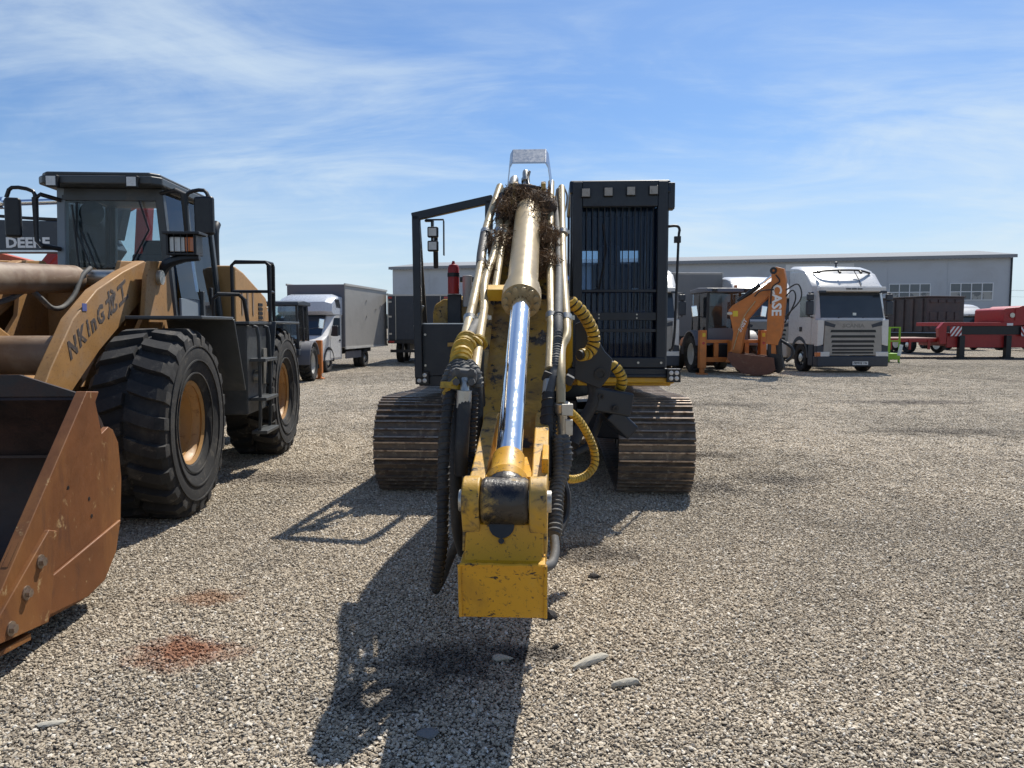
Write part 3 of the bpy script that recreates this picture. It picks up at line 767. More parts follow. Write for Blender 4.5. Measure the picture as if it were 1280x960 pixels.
m = MB(); m.tube([(XR - .02, -1.62, 2.555), (XR + .07, -1.62, 2.56), (XR + .10, -1.62, 2.52), (XR + .09, -1.62, 2.40), (XR + .065, -1.62, 1.50), (XR + .02, -1.62, 1.36)], .013, 8, 4); m.bx(XR + .05, XR + .11, -1.65, -1.6, 2.40, 2.46); m.build('grab_rail', M['black'], cab)
m = MB(); m.bx(XL + .12, XL + .3, -1.665, -1.62, 1.12, 1.20); m.build('step', M['darknavy'], cab)
# seat and controls
m = MB(); m.box((.86, -.35, 1.62), (.5, .5, .16)); m.box((.86, -.10, 1.98), (.46, .14, .70), (-.12, 0, 0)); m.box((.83, -.06, 2.42), (.25, .11, .24), (-.1, 0, 0))
m.box((.62, -.5, 1.72), (.14, .55, .12)); m.box((1.12, -.5, 1.72), (.14, .55, .12)); m.bx(.75, 1.1, -.5, .0, 1.2, 1.55)
m.build('seat', M['seat'], cab, .04)
for x in (.64, 1.2):
    m = MB(); m.tube([(x, -.75, 1.75), (x, -.78, 1.95)], .02, 8); m.ball((x, -.785, 1.98), .04); m.build('joystick', M['black'], cab)
m = MB(); m.box((1.28, -1.2, 1.95), (.12, .08, .22)); m.tube([(1.3, -1.2, 1.2), (1.3, -1.2, 1.9)], .02); m.build('monitor', M['black'], cab)
m = MB(); m.tube([(.62, -1.53, 1.9), (.70, -1.53, 2.35), (.66, -1.53, 2.6)], .008, 6); m.build('wiper', M['black'], cab)
m = MB(); m.box((.72, -.2, 2.05), (.1, .1, .16)); m.box((1.15, .1, 2.2), (.12, .05, .3)); m.build('cab_clutter', M['int'], cab, .01)

# boom
bp_ = [(-.35, 1.30), (-.30, 1.62), (-2.35, 2.62), (-2.80, 2.66), (-3.12, 2.46), (-4.80, 1.22), (-5.02, 1.06), (-5.10, .90), (-5.05, .74), (-4.85, .66), (-4.55, .74), (-3.65, 1.46), (-3.05, 1.86), (-2.7, 2.0), (-2.2, 1.92)]
m = MB(); m.prism(bp_, 'x', -.212, .212)
boom = m.build('boom', M['yellow_dirty'], EX, .012)
m = MB()   # flanges of the box section and clamp pads for the pipes
for s_ in (-1, 1):
    for (a, b) in (((-3.14, 2.475), (-4.78, 1.265)),): bar(m, (s_ * .215, a[0], a[1]), (s_ * .215, b[0], b[1]), .04, .02, (0, -.7, .7))
m.build('boom_flange', M['yellow_dirty'], boom, .004)
m = MB(); m.prism([(-2.62, 2.60), (-3.28, 2.34), (-3.36, 2.40), (-3.25, 2.68), (-3.1, 2.72), (-2.9, 2.70)], 'x', -.125, -.09); m.prism([(-2.62, 2.60), (-3.28, 2.34), (-3.36, 2.40), (-3.25, 2.68), (-3.1, 2.72), (-2.9, 2.70)], 'x', .09, .125)
m.cyl((-.15, -3.24, 2.53), (.15, -3.24, 2.53), .05); m.build('cylinder_bracket', M['yellow_dirty'], boom, .006)

# bent steel strap that guards the hoses at the bend
m = MB()
a_ = [(-.215, 2.36), (-.155, 2.95), (-.135, 2.985), (.125, 2.985), (.145, 2.95), (.235, 2.30)]
vs = []
th = .012
prof = []
for i, (x, z) in enumerate(a_):
    cx_, cz_ = 0, 2.6
    d = Vector((x - cx_, z - cz_)).normalized() * th
    prof.append(((x, z), (x - d.x, z - d.y)))
secs = []
for (o_, i_) in prof:
    y0, y1 = -3.13, -3.02
    tz = .125
    secs.append([Vector((o_[0], y0, o_[1] - tz)), Vector((o_[0], y1, o_[1])), Vector((i_[0], y1, i_[1])), Vector((i_[0], y0, i_[1] - tz))])
m.loft(secs)
m.build('hose_guard_strap', M['steel'], EX, .003)

# stick cylinder: barrel, gland, chrome rod, rod eye
EY = Vector((0.0, -6.05, .885)); TOP = Vector((.0, -3.24, 2.53))
ax = (TOP - EY).normalized()
g0 = EY + ax * 1.78
m = MB(); m.lathe([(0, 0), (.105, .0), (.105, .05), (.095, .06), (.095, 1.32), (.085, 1.36), (.06, 1.40), (0, 1.40)], g0, ax, 36)
cyl = m.build('stick_cylinder', M['gold'], EX, 0, 30)
m = MB(); m.lathe([(.064, -.075), (.118, -.075), (.118, .035), (.108, .045), (.108, .10), (.096, .11), (.064, .11)], g0, ax, 36); m.build('gland', M['gold'], cyl, 0, 30)
a1 = ax.orthogonal().normalized(); b1 = ax.cross(a1)
for k in range(12):
    an = 2 * math.pi * k / 12; p = g0 + (a1 * math.cos(an) + b1 * math.sin(an)) * .094 - ax * .075
    m = MB(); m.cyl(p, p - ax * .022, .0155, n=6); m.build('gland_bolt', M['gold'], cyl)
m = MB(); m.cyl(EY + ax * .2, g0 + ax * .02, .0585, n=40); m.build('piston_rod', M['chrome'], cyl, 0, 60)
m = MB(); m.lathe([(0, .08), (.085, .09), (.088, .13), (.071, .16), (.071, .27), (.060, .275)], EY, ax, 32); m.build('rod_collar', M['yellow_stick'], cyl, 0, 30)
m = MB(); m.lathe([(.03, -.095), (.088, -.095), (.098, -.08), (.098, .08), (.088, .095), (.03, .095)], EY, (1, 0, 0), 32); m.ball(EY + ax * .06, .09, 16, 10); m.build('rod_eye', M['greasy'] if 'greasy' in M else M['yellow_dirty'], cyl, 0, 30)

# stick: box body, front block, lugs, flanges
sp_ = [(-6.16, .66), (-6.12, .43), (-5.2, .30), (-3.6, .16), (-3.35, .20), (-3.30, .38), (-4.0, .62), (-4.45, .84), (-5.0, .90), (-5.75, .84), (-5.95, .82), (-6.085, .80), (-6.12, .69)]
m = MB(); m.prism(sp_, 'x', -.160, .160)
stick = m.build('stick', M['yellow_stick'], EX, .008)
m = MB(); m.prism([(-6.185, .66), (-6.15, .432), (-5.7, .375), (-5.7, .655), (-6.11, .675)], 'x', -.172, .166); m.build('end_block', M['yellow_stick'], stick, .004)
for (x0, x1) in ((-.172, -.100), (.100, .172)):
    lug = [(-6.03, .64)]
    for k in range(9):
        an = R(190 - k * 22); lug.append((EY.y + .102 * math.cos(an), EY.z + .102 * math.sin(an)))
    lug += [(-5.80, .95), (-5.1, 1.13), (-4.72, 1.12), (-4.55, .85), (-4.9, .78)]
    m = MB(); m.prism(lug, 'x', x0, x1 if x0 > 0 else x1); m.build('lug', M['lug'], stick, .008)
m = MB(); m.bx(-.1, .1, -5.86, -5.05, .86, .95); m.build('deck_plate', M['yellow_stick'], stick, .004)
m = MB(); m.box((.160, -5.66, .985), (.03, .26, .09), (.1, 0, 0)); m.build('rib', M['yellow_stick'], stick, .006)
m = MB(); m.lathe([(0, -.19), (.045, -.19), (.045, .19), (0, .19)], EY, (1, 0, 0), 24); m.build('pin', M['zinc'], stick, .003)
m = MB(); m.lathe([(0, -.20), (.075, -.20), (.075, .20), (0, .20)], (0, -4.86, .88), (1, 0, 0), 24); m.build('pivot_pin', M['zinc'], stick, .003)
m = MB(); m.lathe([(0, 0), (.052, 0), (.052, .004), (0, .004)], (-.012, -6.094, .795), (0, -.95, .3), 24); m.build('grease_hole', M['black'], stick)
m = MB(); m.lathe([(0, 0), (.012, 0), (.012, .004), (0, .004)], (-.012, -6.112, .735), (0, -.98, .25), 14); m.build('small_hole', M['black'], stick)
m = MB()
for (a, b) in (((-.172, -6.19, .66), (.166, -6.19, .66)), ((-.174, -6.188, .66), (-.174, -6.155, .434)), ((.168, -6.188, .66), (.168, -6.155, .434))):
    P_ = [Vector(a).lerp(Vector(b), k / 24) for k in range(25)]
    m.tube([p + Vector((0, random.uniform(-.002, .002), random.uniform(-.002, .002))) for p in P_], .0075, 6)
m.build('weld_bead', M['yellow_stick'], stick)
m = MB()
for s_ in (-1, 1): m.tube([(s_ * .165, -6.10, .69), (s_ * .165, -6.085, .80)], .007, 6); m.tube([(s_ * .165, -5.0, .905), (s_ * .165, -5.7, .85)], .007, 6)
m.build('weld_bead', M['lug'], stick)
# boom lift cylinders
for s_ in (-1, 1):
    a = Vector((s_ * .30, -1.25, 1.0)); b = Vector((s_ * .265, -2.70, 2.0)); d = (b - a).normalized()
    m = MB(); m.cyl(a, a + d * 1.15, .085, n=24); o = m.build('lift_cylinder', M['yellow'], EX)
    m = MB(); m.cyl(a + d * 1.1, b, .05, n=20); m.build('piston_rod', M['chrome'], o)
    m = MB(); m.cyl((s_ * .2, b.y, b.z), (s_ * .29, b.y, b.z), .075, n=20); m.build('rod_eye', M['darknavy'], o)
m = MB(); m.bx(-.4, -.18, -1.4, -.25, 1.0, 1.62); m.bx(.18, .38, -1.4, -.25, 1.0, 1.62); m.build('boom_foot_bracket', M['yellow_dirty'], EX, .02)

# rigid pipes on the boom
def pipe(pts, r, mat='gold_pipe', name='hydraulic_pipe', sub=5, n=10):
    m = MB(); m.tube(pts, r, n, sub); return m.build(name, M[mat], EX)
def clamp(p, d, r, h=.05, parent=None, mat='zinc'):
    d = Vector(d).normalized(); p = Vector(p)
    m = MB(); m.ring(p - d * h / 2, d, r * .8, r * 1.22, h * .8, 14); s_ = d.orthogonal(); m.box(p + Vector((r * 1.4, 0, 0)), (r * .7, r * .6, h * .5))
    return m.build('pipe_clamp', M[mat], parent or EX)
P1 = [(-0.235,-3.038,2.696), (-0.303,-3.552,2.292), (-0.290,-4.053,2.006), (-0.294,-4.473,1.760), (-0.296,-4.724,1.628), (-0.275,-5.143,1.508)]
P2 = [(-0.206,-3.096,2.655), (-0.206,-3.527,2.323), (-0.212,-3.908,2.103), (-0.243,-4.280,1.882), (-0.223,-4.560,1.710), (-0.208,-4.969,1.548), (-0.191,-5.429,1.359)]
P3 = [(-0.109,-3.051,2.650), (-0.146,-3.363,2.409), (-0.170,-3.725,2.181), (-0.171,-4.366,1.828)]
p1 = pipe(P1, .028); p2 = pipe(P2, .026); p3 = pipe(P3, .024)
m = MB(); m.tube([(-0.306,-3.583,2.266), (-0.300,-3.893,2.089), (-0.291,-4.043,2.007)], .034, 10, 4); m.build('pipe_sleeve', M['rubber'], p1)
m = MB(); m.tube([(-0.211,-3.157,2.602), (-0.208,-3.467,2.371)], .034, 10); m.build('pipe_sleeve', M['rubber'], p2)
m = MB(); m.box((-0.118,-3.111,2.609), (.17, .1, .07), (.5, .25, .3)); m.build('pipe_block', M['gold_pipe'], p3, .006)
m = MB(); m.box((-0.162,-4.416,1.806), (.11, .09, .075), (.4, 0, .1)); m.build('pipe_block', M['yellow'], p3, .006)
clamp((-0.300,-3.582,2.277), (-.1, .6, .6), .03); clamp((-0.201,-3.597,2.275), (-.05, .6, .6), .03); clamp((-0.296,-4.684,1.646), (-.1, .6, .7), .03); clamp((-0.223,-4.660,1.651), (-.05, .5, .7), .03)
R1 = [(0.166,-2.995,2.731), (0.165,-3.526,2.292), (0.169,-4.067,1.956), (0.178,-4.617,1.670), (0.179,-4.767,1.568), (0.173,-5.038,1.369)]
R2 = [(0.248,-3.051,2.683), (0.251,-3.521,2.292), (0.253,-4.052,1.978), (0.267,-4.632,1.647), (0.266,-4.783,1.546), (0.238,-4.864,1.484), (0.233,-5.045,1.357), (0.233,-5.145,1.195)]
r1 = pipe(R1, .026); r2 = pipe(R2, .026)
for p_ in ((0.165,-3.536,2.291), (0.257,-3.561,2.276), (0.178,-4.637,1.661), (0.267,-4.632,1.651)): clamp(p_, (0, .6, .7), .028)
m = MB(); m.tube([(0.229,-3.032,2.662), (0.211,-3.283,2.458), (0.222,-3.633,2.211), (0.227,-4.054,1.978), (0.220,-4.655,1.670), (0.216,-4.835,1.524), (0.199,-5.027,1.373), (0.170,-5.119,1.247)], .026, 10, 5); m.helix([(0.220,-4.655,1.670), (0.216,-4.835,1.524), (0.199,-5.027,1.373)], .026, .006, .022); m.build('hydraulic_hose', M['greyhose'], EX)
m = MB(); m.tube([(0.266,-3.050,2.683), (0.290,-3.129,2.602), (0.277,-3.230,2.484), (0.247,-3.301,2.414)], .007, 6, 5); m.tube([(0.217,-3.353,2.390), (0.262,-3.631,2.211), (0.233,-3.753,2.132)], .006, 6, 5); m.build('cable', M['rubber'], EX)
# fittings at the bend
for (px_a, px_b, r_) in (((-0.141,-2.912,2.724), (-0.131,-2.862,2.784), .036), ((-0.043,-2.807,2.793), (-0.045,-2.757,2.867), .026)):
    m = MB(); a = Vector(px_a); b = Vector(px_b); d = (b - a).normalized(); m.lathe([(0, -.16), (r_ * .8, -.16), (r_ * .8, -.03), (r_ * 1.35, -.03), (r_ * 1.35, .0), (r_, .0), (r_, .07), (r_ * .8, .09), (0, .09)], a, d, 16); m.build('hose_fitting', M['zinc'], EX)
m = MB(); m.box((-0.071,-2.908,2.655), (.2, .25, .14), (.3, 0, .2)); m.box((0.060,-3.031,2.602), (.22, .2, .12), (.3, 0, -.2)); m.tube([(-0.011,-2.775,2.863), (-0.022,-2.856,2.771), (0.009,-3.004,2.656)], .012, 6, 4); m.build('hose_manifold', M['black'], EX, .02)

# black smooth and ribbed hoses, left of the arm
def ribbed(pts, r, mat='rubber', pitch=.02, rib=.006, name='hydraulic_hose', sub=6):
    m = MB(); m.tube(pts, r, 10, sub); m.helix(pts, r, rib, pitch, sub); return m.build(name, M[mat], EX)
m = MB()
m.tube([(-0.291,-5.325,1.311), (-0.287,-5.424,1.122), (-0.278,-5.474,0.853), (-0.270,-5.454,0.610), (-0.253,-5.372,0.465)], .034, 10, 5)
m.build('hydraulic_hose', M['rubber'], EX)  # added hose behind the others, fills a gap in the arm's shadow
m = MB(); m.tube([(-0.229,-5.021,1.332), (-0.216,-5.070,1.163), (-0.225,-5.121,0.955), (-0.244,-5.072,0.728), (-0.220,-4.970,0.572)], .036, 10, 5); m.build('hydraulic_hose', M['rubber'], EX)  # hidden hose, also added to make the arm's shadow solid
m = MB(); m.tube([(-0.232,-4.820,1.455), (-0.231,-4.871,1.323), (-0.219,-4.870,1.097), (-0.215,-4.820,0.907)], .036, 10, 5); m.build('hydraulic_hose', M['rubber'], EX)  # another hidden hose added for its shadow on the gravel
ribbed([(-0.287,-5.505,1.332), (-0.304,-5.556,1.214), (-0.316,-5.606,1.050), (-0.316,-5.646,0.850), (-0.316,-5.677,0.630), (-0.334,-5.667,0.495), (-0.356,-5.629,0.366)], .027, pitch=.03, rib=.005)
m = MB(); m.tube([(-0.221,-5.571,1.292), (-0.225,-5.611,1.146), (-0.230,-5.632,1.036), (-0.238,-5.602,0.910)], .033, 12, 5); lh = m.build('hydraulic_hose', M['rubber'], EX)
m = MB(); m.cyl((-0.225,-5.541,1.351), (-0.220,-5.581,1.278), .022, n=14); m.cyl((-0.222,-5.581,1.301), (-0.226,-5.581,1.218), .036, n=14); m.build('hose_fitting', M['zinc'], lh)
m = MB(); m.box((-0.230,-5.531,1.365), (.125, .05, .075), (.3, .1, 0)); m.build('hose_flange', M['greyhose'], EX, .022)
m = MB()
for (qx, qy) in ((571, 478), (590, 478), (572, 464), (590, 465)):
    a = Vector({571: (-0.261,-5.553,1.340), 590: (-0.190,-5.549,1.340), 572: (-0.260,-5.533,1.388)}.get(qx, (-0.192,-5.529,1.384)) if (qx, qy) != (590, 465) else (-0.192,-5.529,1.384)); m.cyl(a, a + Vector((0, -.03, .0)), .018, n=6)
m.build('flange_bolt', M['greyhose'], EX)
ribbed([(-0.187,-5.499,1.286), (-0.191,-5.539,1.137), (-0.194,-5.559,1.006), (-0.194,-5.529,0.873)], .02, pitch=.022, rib=.007)
m = MB(); m.tube([(-0.466,-4.934,0.109), (-0.414,-5.031,0.216), (-0.343,-5.127,0.390), (-0.268,-5.173,0.518), (-0.196,-5.119,0.609)], .024, 10, 6); m.build('hydraulic_hose', M['rubber'], EX)
# yellow coiled wrap and grey sleeves gathered at the clamp
m = MB(); m.tube([(-0.246,-4.761,1.618), (-0.261,-4.962,1.556), (-0.274,-5.153,1.500), (-0.257,-5.433,1.417)], .030, 10, 5); m.build('hydraulic_hose', M['greyhose'], EX)
m = MB(); m.helix([(-0.268,-5.053,1.532), (-0.270,-5.253,1.478), (-0.259,-5.443,1.406)], .043, .014, .05, 8, 6); m.helix([(-0.190,-5.059,1.523), (-0.219,-5.110,1.507), (-0.249,-5.152,1.500)], .035, .013, .045, 8, 6); m.build('spiral_wrap', M['spiral_y'], EX)
m = MB()
for k, (ox, oy, rr) in enumerate(((0, 0, .05), (-8, 8, .042), (6, 6, .04), (-4, -6, .038), (10, 2, .034))):
    pass
m.tube([(-0.258,-5.393,1.427), (-0.293,-5.455,1.391), (-0.316,-5.486,1.323), (-0.306,-5.506,1.248)], .030, 10, 5)
m.tube([(-0.272,-5.434,1.417), (-0.271,-5.504,1.363), (-0.284,-5.524,1.296)], .034, 10, 5)
m.tube([(-0.224,-5.411,1.416), (-0.182,-5.479,1.377), (-0.169,-5.488,1.309)], .028, 10, 5)
m.tube([(-0.247,-5.452,1.407), (-0.225,-5.501,1.379), (-0.209,-5.510,1.341)], .032, 10, 5)
m.helix([(-0.258,-5.393,1.427), (-0.293,-5.455,1.391), (-0.316,-5.486,1.323), (-0.306,-5.506,1.248)], .030, .005, .022, 8)
m.helix([(-0.272,-5.434,1.417), (-0.271,-5.504,1.363), (-0.284,-5.524,1.296)], .034, .005, .022, 8)
m.helix([(-0.224,-5.411,1.416), (-0.182,-5.479,1.377), (-0.169,-5.488,1.309)], .028, .005, .022, 8)
m.helix([(-0.247,-5.452,1.407), (-0.225,-5.501,1.379), (-0.209,-5.510,1.341)], .032, .005, .022, 8)
m.build('hose_sleeve', M['greyhose'], EX)
m = MB(); m.ring((-0.293,-5.515,1.299), (.1, .2, 1), .045, .056, .03, 16); m.tube([(-0.323,-5.527,1.280), (-0.292,-5.555,1.321), (-0.257,-5.553,1.355)], .014, 8, 4); m.build('yellow_strap', M['spiral_y'], EX)

# right-hand hose bundle
ribbed([(0.170,-5.119,1.247), (0.159,-5.199,1.096), (0.159,-5.239,0.977), (0.165,-5.289,0.829)], .034, pitch=.045, rib=.004)
ribbed([(0.195,-5.087,1.253), (0.191,-5.137,1.131), (0.188,-5.178,0.967), (0.193,-5.207,0.805)], .020, pitch=.020, rib=.007)
ribbed([(0.241,-5.215,1.036), (0.258,-5.254,0.939), (0.238,-5.285,0.854), (0.217,-5.326,0.808), (0.206,-5.447,0.695), (0.198,-5.538,0.608)], .034, 'greyhose', pitch=.026, rib=.007)
ribbed([(0.221,-5.236,1.039), (0.221,-5.286,0.923), (0.217,-5.326,0.829), (0.218,-5.406,0.685), (0.210,-5.497,0.581)], .024, 'greyhose', pitch=.02, rib=.006)
m = MB(); m.tube([(0.202,-5.577,0.603), (0.206,-5.657,0.558), (0.192,-5.738,0.530), (0.160,-5.820,0.537), (0.129,-5.862,0.553)], .022, 10, 6); m.build('drain_hose', M['greyhose'], EX)
m = MB(); m.tube([(0.247,-5.164,0.796), (0.268,-5.203,0.720), (0.260,-5.244,0.625), (0.222,-5.336,0.553)], .02, 8, 5); m.build('hydraulic_hose', M['rubber'], EX)
m = MB(); m.cyl((0.169,-5.068,1.311), (0.161,-5.119,1.226), .030, n=14); m.build('hose_fitting', M['zinc'], EX)
m = MB(); m.box((0.199,-5.037,1.322), (.13, .09, .055), (.1, .35, 0)); m.box((0.276,-5.052,1.315), (.05, .06, .05), (.1, .5, 0)); m.build('hose_clamp', M['rubber'], EX, .008)
m = MB(); m.lathe([(0, 0), (.045, 0), (.045, .05), (.03, .06), (.03, .17), (.042, .18), (.042, .36), (0, .36)], (0.237,-5.135,1.202), (.0, .15, -1), 16); m.box((0.266,-5.163,1.168), (.06, .06, .06)); m.box((0.274,-5.213,1.082), (.04, .04, .08)); m.build('hose_coupling', M['zinc'], EX, .004)
def spiral_hose(pts, r, pitch, w):
    m = MB(); m.tube(pts, r * .82, 12, 8); o = m.build('hydraulic_hose', M['rubber'], EX)
    # flat yellow wrap wound round the hose in separate turns
    P = catmull(pts, 14); fr = frames(P); m = MB(); acc = 0; L = [0]
    for i in range(1, len(P)): L.append(L[-1] + (P[i] - P[i - 1]).length)
    k = 0
    while k * pitch + pitch * w < L[-1]:
        s0, s1 = k * pitch, k * pitch + pitch * w
        def at(s_):
            i = 0
            while i < len(L) - 2 and L[i + 1] < s_: i += 1
            t = (s_ - L[i]) / max(1e-9, L[i + 1] - L[i]); return P[i].lerp(P[i + 1], t), fr[i]
        secs = []
        for (s_, q) in ((s0, .84), (s0 + .002, 1.0), ((s0 + s1) / 2, 1.04), (s1 - .002, 1.0), (s1, .84)):
            p, (t, a, b) = at(s_)
            secs.append([p + (a * math.cos(2 * math.pi * j / 14) + b * math.sin(2 * math.pi * j / 14)) * r * q + t * (pitch * .22 * math.cos(2 * math.pi * j / 14)) for j in range(14)])
        m.loft(secs); k += 1
    m.build('spiral_wrap', M['spiral_y'], o); return o
spiral_hose([(0.309,-3.388,1.790), (0.400,-3.333,1.708), (0.484,-3.228,1.576), (0.500,-3.177,1.464), (0.451,-3.180,1.390), (0.387,-3.233,1.379)], .048, .048, .72)
spiral_hose([(0.532,-2.825,1.286), (0.617,-2.820,1.299), (0.702,-2.815,1.259), (0.754,-2.762,1.177), (0.752,-2.712,1.093), (0.707,-2.615,0.990), (0.643,-2.568,0.916)], .044, .045, .72)
spiral_hose([(0.284,-4.391,1.084), (0.372,-4.286,0.981), (0.450,-4.181,0.822), (0.461,-4.181,0.706), (0.407,-4.234,0.642), (0.327,-4.338,0.636), (0.265,-4.442,0.661)], .026, .03, .86)
# dark brackets and blocks behind the bundle
m = MB(); m.prism([(.36, 1.18), (.36, 1.62), (.45, 1.66), (.60, 1.40), (.66, 1.34), (.64, 1.20), (.56, 1.10)], 'y', -3.0, -2.94); o = m.build('bracket_plate', M['darknavy'], EX, .01)
m = MB(); m.ring((.565, -3.0, 1.22), (0, -1, 0), .03, .05, .02); m.build('bracket_pin', M['black'], o)
m = MB(); m.box((.66, -2.75, .98), (.34, .2, .2), (0, .18, .2)); m.box((.74, -2.7, .80), (.26, .24, .14), (0, .75, .2)); m.build('valve_block', M['darknavy'], EX, .02)
m = MB()
for c_ in ((.58, -2.87, 1.03), (.70, -2.87, .93)): m.ring(c_, (0, -1, 0), .012, .026, .015, 14)
m.build('port', M['black'], EX)
m = MB(); m.tube([(.5, -2.8, 1.2), (.52, -2.85, 1.0), (.42, -2.9, .8), (.35, -3.0, .65)], .05, 12, 5); m.tube([(.6, -2.6, .85), (.5, -2.7, .62), (.36, -2.9, .56)], .03, 10, 5); m.build('hydraulic_hose', M['rubber'], EX)

# straw and dirt packed round the boom top
dm = MB(); rnd = random.Random(5)
def clump(c, rad, n):
    for _ in range(n):
        d = Vector((rnd.gauss(0, 1), rnd.gauss(0, 1), rnd.gauss(0, 1))).normalized() * rnd.random() ** .5
        p = Vector(c) + Vector((d.x * rad[0], d.y * rad[1], d.z * rad[2]))
        q = Vector((rnd.uniform(-1, 1), rnd.uniform(-1, 1), rnd.uniform(-1, .6))).normalized() * rnd.uniform(.02, .08)
        w = q.cross(Vector((rnd.uniform(-1, 1), rnd.uniform(-1, 1), rnd.uniform(-1, 1)))).normalized() * rnd.uniform(.0015, .0035)
        mid = p + q * .5 + Vector((rnd.uniform(-.02, .02), rnd.uniform(-.02, .02), rnd.uniform(-.03, 0)))
        dm.add([p - w, p + w, mid - w, mid + w, p + q], [(0, 1, 3, 2), (2, 3, 4)])
for (c_, r_, n_) in (((0.061,-3.342,2.539), (.14, .15, .10), 900), ((0.144,-3.718,2.213), (.09, .2, .14), 900), ((0.131,-3.969,2.027), (.11, .12, .10), 900), ((-0.154,-3.434,2.457), (.10, .15, .12), 600), ((-0.177,-3.786,2.186), (.10, .12, .14), 500), ((-0.224,-4.089,1.956), (.05, .1, .08), 250), ((0.067,-3.572,2.304), (.08, .15, .22), 500), ((-0.079,-3.280,2.622), (.10, .1, .06), 300)):
    clump(c_, r_, n_)
dc = MB()
for (c_, r_, sc_) in (((0.067,-3.301,2.475), .16, (1, .8, .9)), ((0.138,-3.648,2.154), .10, (.7, .8, 1.2)), ((-0.169,-3.385,2.406), .085, (.9, .8, 1.2)), ((-0.204,-3.717,2.149), .06, (.7, .8, 1.3)), ((-0.041,-3.177,2.609), .14, (1.1, .8, .6))):
    base = len(dc.v); dc.ball(c_, r_, 14, 10, sc_)
    for i in range(base, len(dc.v)):
        v = Vector(dc.v[i]); k = rnd.uniform(.8, 1.12); dc.v[i] = tuple(Vector(c_) + (v - Vector(c_)) * k)
dirt_m = paint('caked_dirt', (.05, .032, .022), .95, 0, [((.10, .065, .04), 20, .5, .2, 1, None)], .4, 25, .8, 60, bdist=.02)
dc.build('caked_dirt', dirt_m, EX)
so = dm.build('dry_straw', M['straw'], EX); so['kind'] = 'stuff'; so['label'] = 'dry brown straw caught among the boom pipes'

# ------------------------------------------------------------ wheel loader
LD = thing('wheel_loader', 'tan and dark grey wheel loader with rusty bucket lowered to the gravel', 'wheel loader', (-4.08, 8.0, 0), 3.5)
def make_tyre(Rr, W, r0, lugs=20, lug=.05, lugw=.5, seg=56):
    """tyre round the x axis, side walls and lug blocks"""
    m = MB(); h = W / 2
    prof = [(r0, -h * .62), (r0 + .02, -h * .80), (r0 + (Rr - r0) * .35, -h * .98), (r0 + (Rr - r0) * .62, -h * 1.0), (Rr - lug * 1.6, -h * .95), (Rr - lug, -h * .84), (Rr - lug, h * .84), (Rr - lug * 1.6, h * .95), (r0 + (Rr - r0) * .62, h * 1.0), (r0 + (Rr - r0) * .35, h * .98), (r0 + .02, h * .80), (r0, h * .62)]
    m.lathe(prof, (0, 0, 0), (1, 0, 0), seg, True)
    for s_ in (-1, 1):
        for q in (.16, .40, .66): m.ring((s_ * h * (.90 if q < .2 else .985), 0, 0), (s_, 0, 0), r0 + (Rr - r0) * q, r0 + (Rr - r0) * q + .012, h * .035, seg)
    da = 2 * math.pi / lugs
    def pt(x, a, r): return (x, r * math.cos(a), r * math.sin(a))
    for s_ in (-1, 1):
        for k in range(lugs):
            a0 = k * da + (da / 2 if s_ > 0 else 0)
            # a lug sweeps from the middle of the tread to the shoulder, bent like a chevron
            st = [(.04, 0.0), (.45, .22), (.80, .34), (.97, .38), (.99, .40)]
            rr = [Rr, Rr, Rr - .004, Rr - lug * 1.0, Rr - lug * 2.1]
            base = [Rr - lug * 1.1, Rr - lug * 1.1, Rr - lug * 1.15, Rr - lug * 1.8, Rr - lug * 2.6]
            w = da * lugw
            vs = []
            for (u, off), r_, b_ in zip(st, rr, base):
                x = s_ * h * u
                a = a0 + off * da
                vs += [pt(x, a - w / 2, b_), pt(x, a - w / 2.4, r_), pt(x, a + w / 2.4, r_), pt(x, a + w / 2, b_)]
            fs = []
            for i in range(len(st) - 1):
                o = i * 4
                for j in range(3): fs.append((o + j, o + j + 1, o + 5 + j, o + 4 + j))
            fs += [(0, 1, 2, 3), (len(vs) - 1, len(vs) - 2, len(vs) - 3, len(vs) - 4)]
            m.add(vs, fs)
    return m
def make_rim(r0, W, side):
    """dished rim round the x axis, open to the given side"""
    m = MB(); h = W / 2 * .72 * side
    m.lathe([(r0 + .035, h), (r0 + .035, h * .93), (r0 - .01, h * .90), (r0 - .03, h * .80), (r0 - .04, h * .62), (r0 - .052, h * .60), (r0 - .07, h * .1), (r0 * .72, -h * .05), (r0 * .60, -h * .02), (r0 * .56, h * .22), (r0 * .36, h * .28), (r0 * .32, h * .46), (r0 * .2, h * .5), (0, h * .5)], (0, 0, 0), (1, 0, 0), 40, False, False)
    m.lathe([(r0 + .035, h), (r0 + .01, h * 1.05), (r0 - .02, h * .97), (r0 - .01, h * .90)], (0, 0, 0), (1, 0, 0), 40, False, False)
    m.lathe([(r0, -h), (r0 - .05, -h), (r0 - .05, h * .25), (r0, h * .25)], (0, 0, 0), (1, 0, 0), 40, True)
    return m
TY = make_tyre(.80, .60, .345, 22, .055, .50).mesh('tyre', 30); TY.materials.append(M['tyre'])
RIM = {s_: make_rim(.345, .60, s_).mesh('rim', 30) for s_ in (-1, 1)}
for v in RIM.values(): v.materials.append(M['tan_smooth'])
def wheel(parent, tyre, rim, loc, rot=0, hub=None):
    w = node('wheel', parent, loc)
    t = bpy.data.objects.new('tyre', tyre); COL.objects.link(t); t.parent = w; t.rotation_euler = (rot, 0, 0)
    r_ = bpy.data.objects.new('rim', rim); COL.objects.link(r_); r_.parent = w; r_.rotation_euler = (rot, 0, 0)
    return w, r_
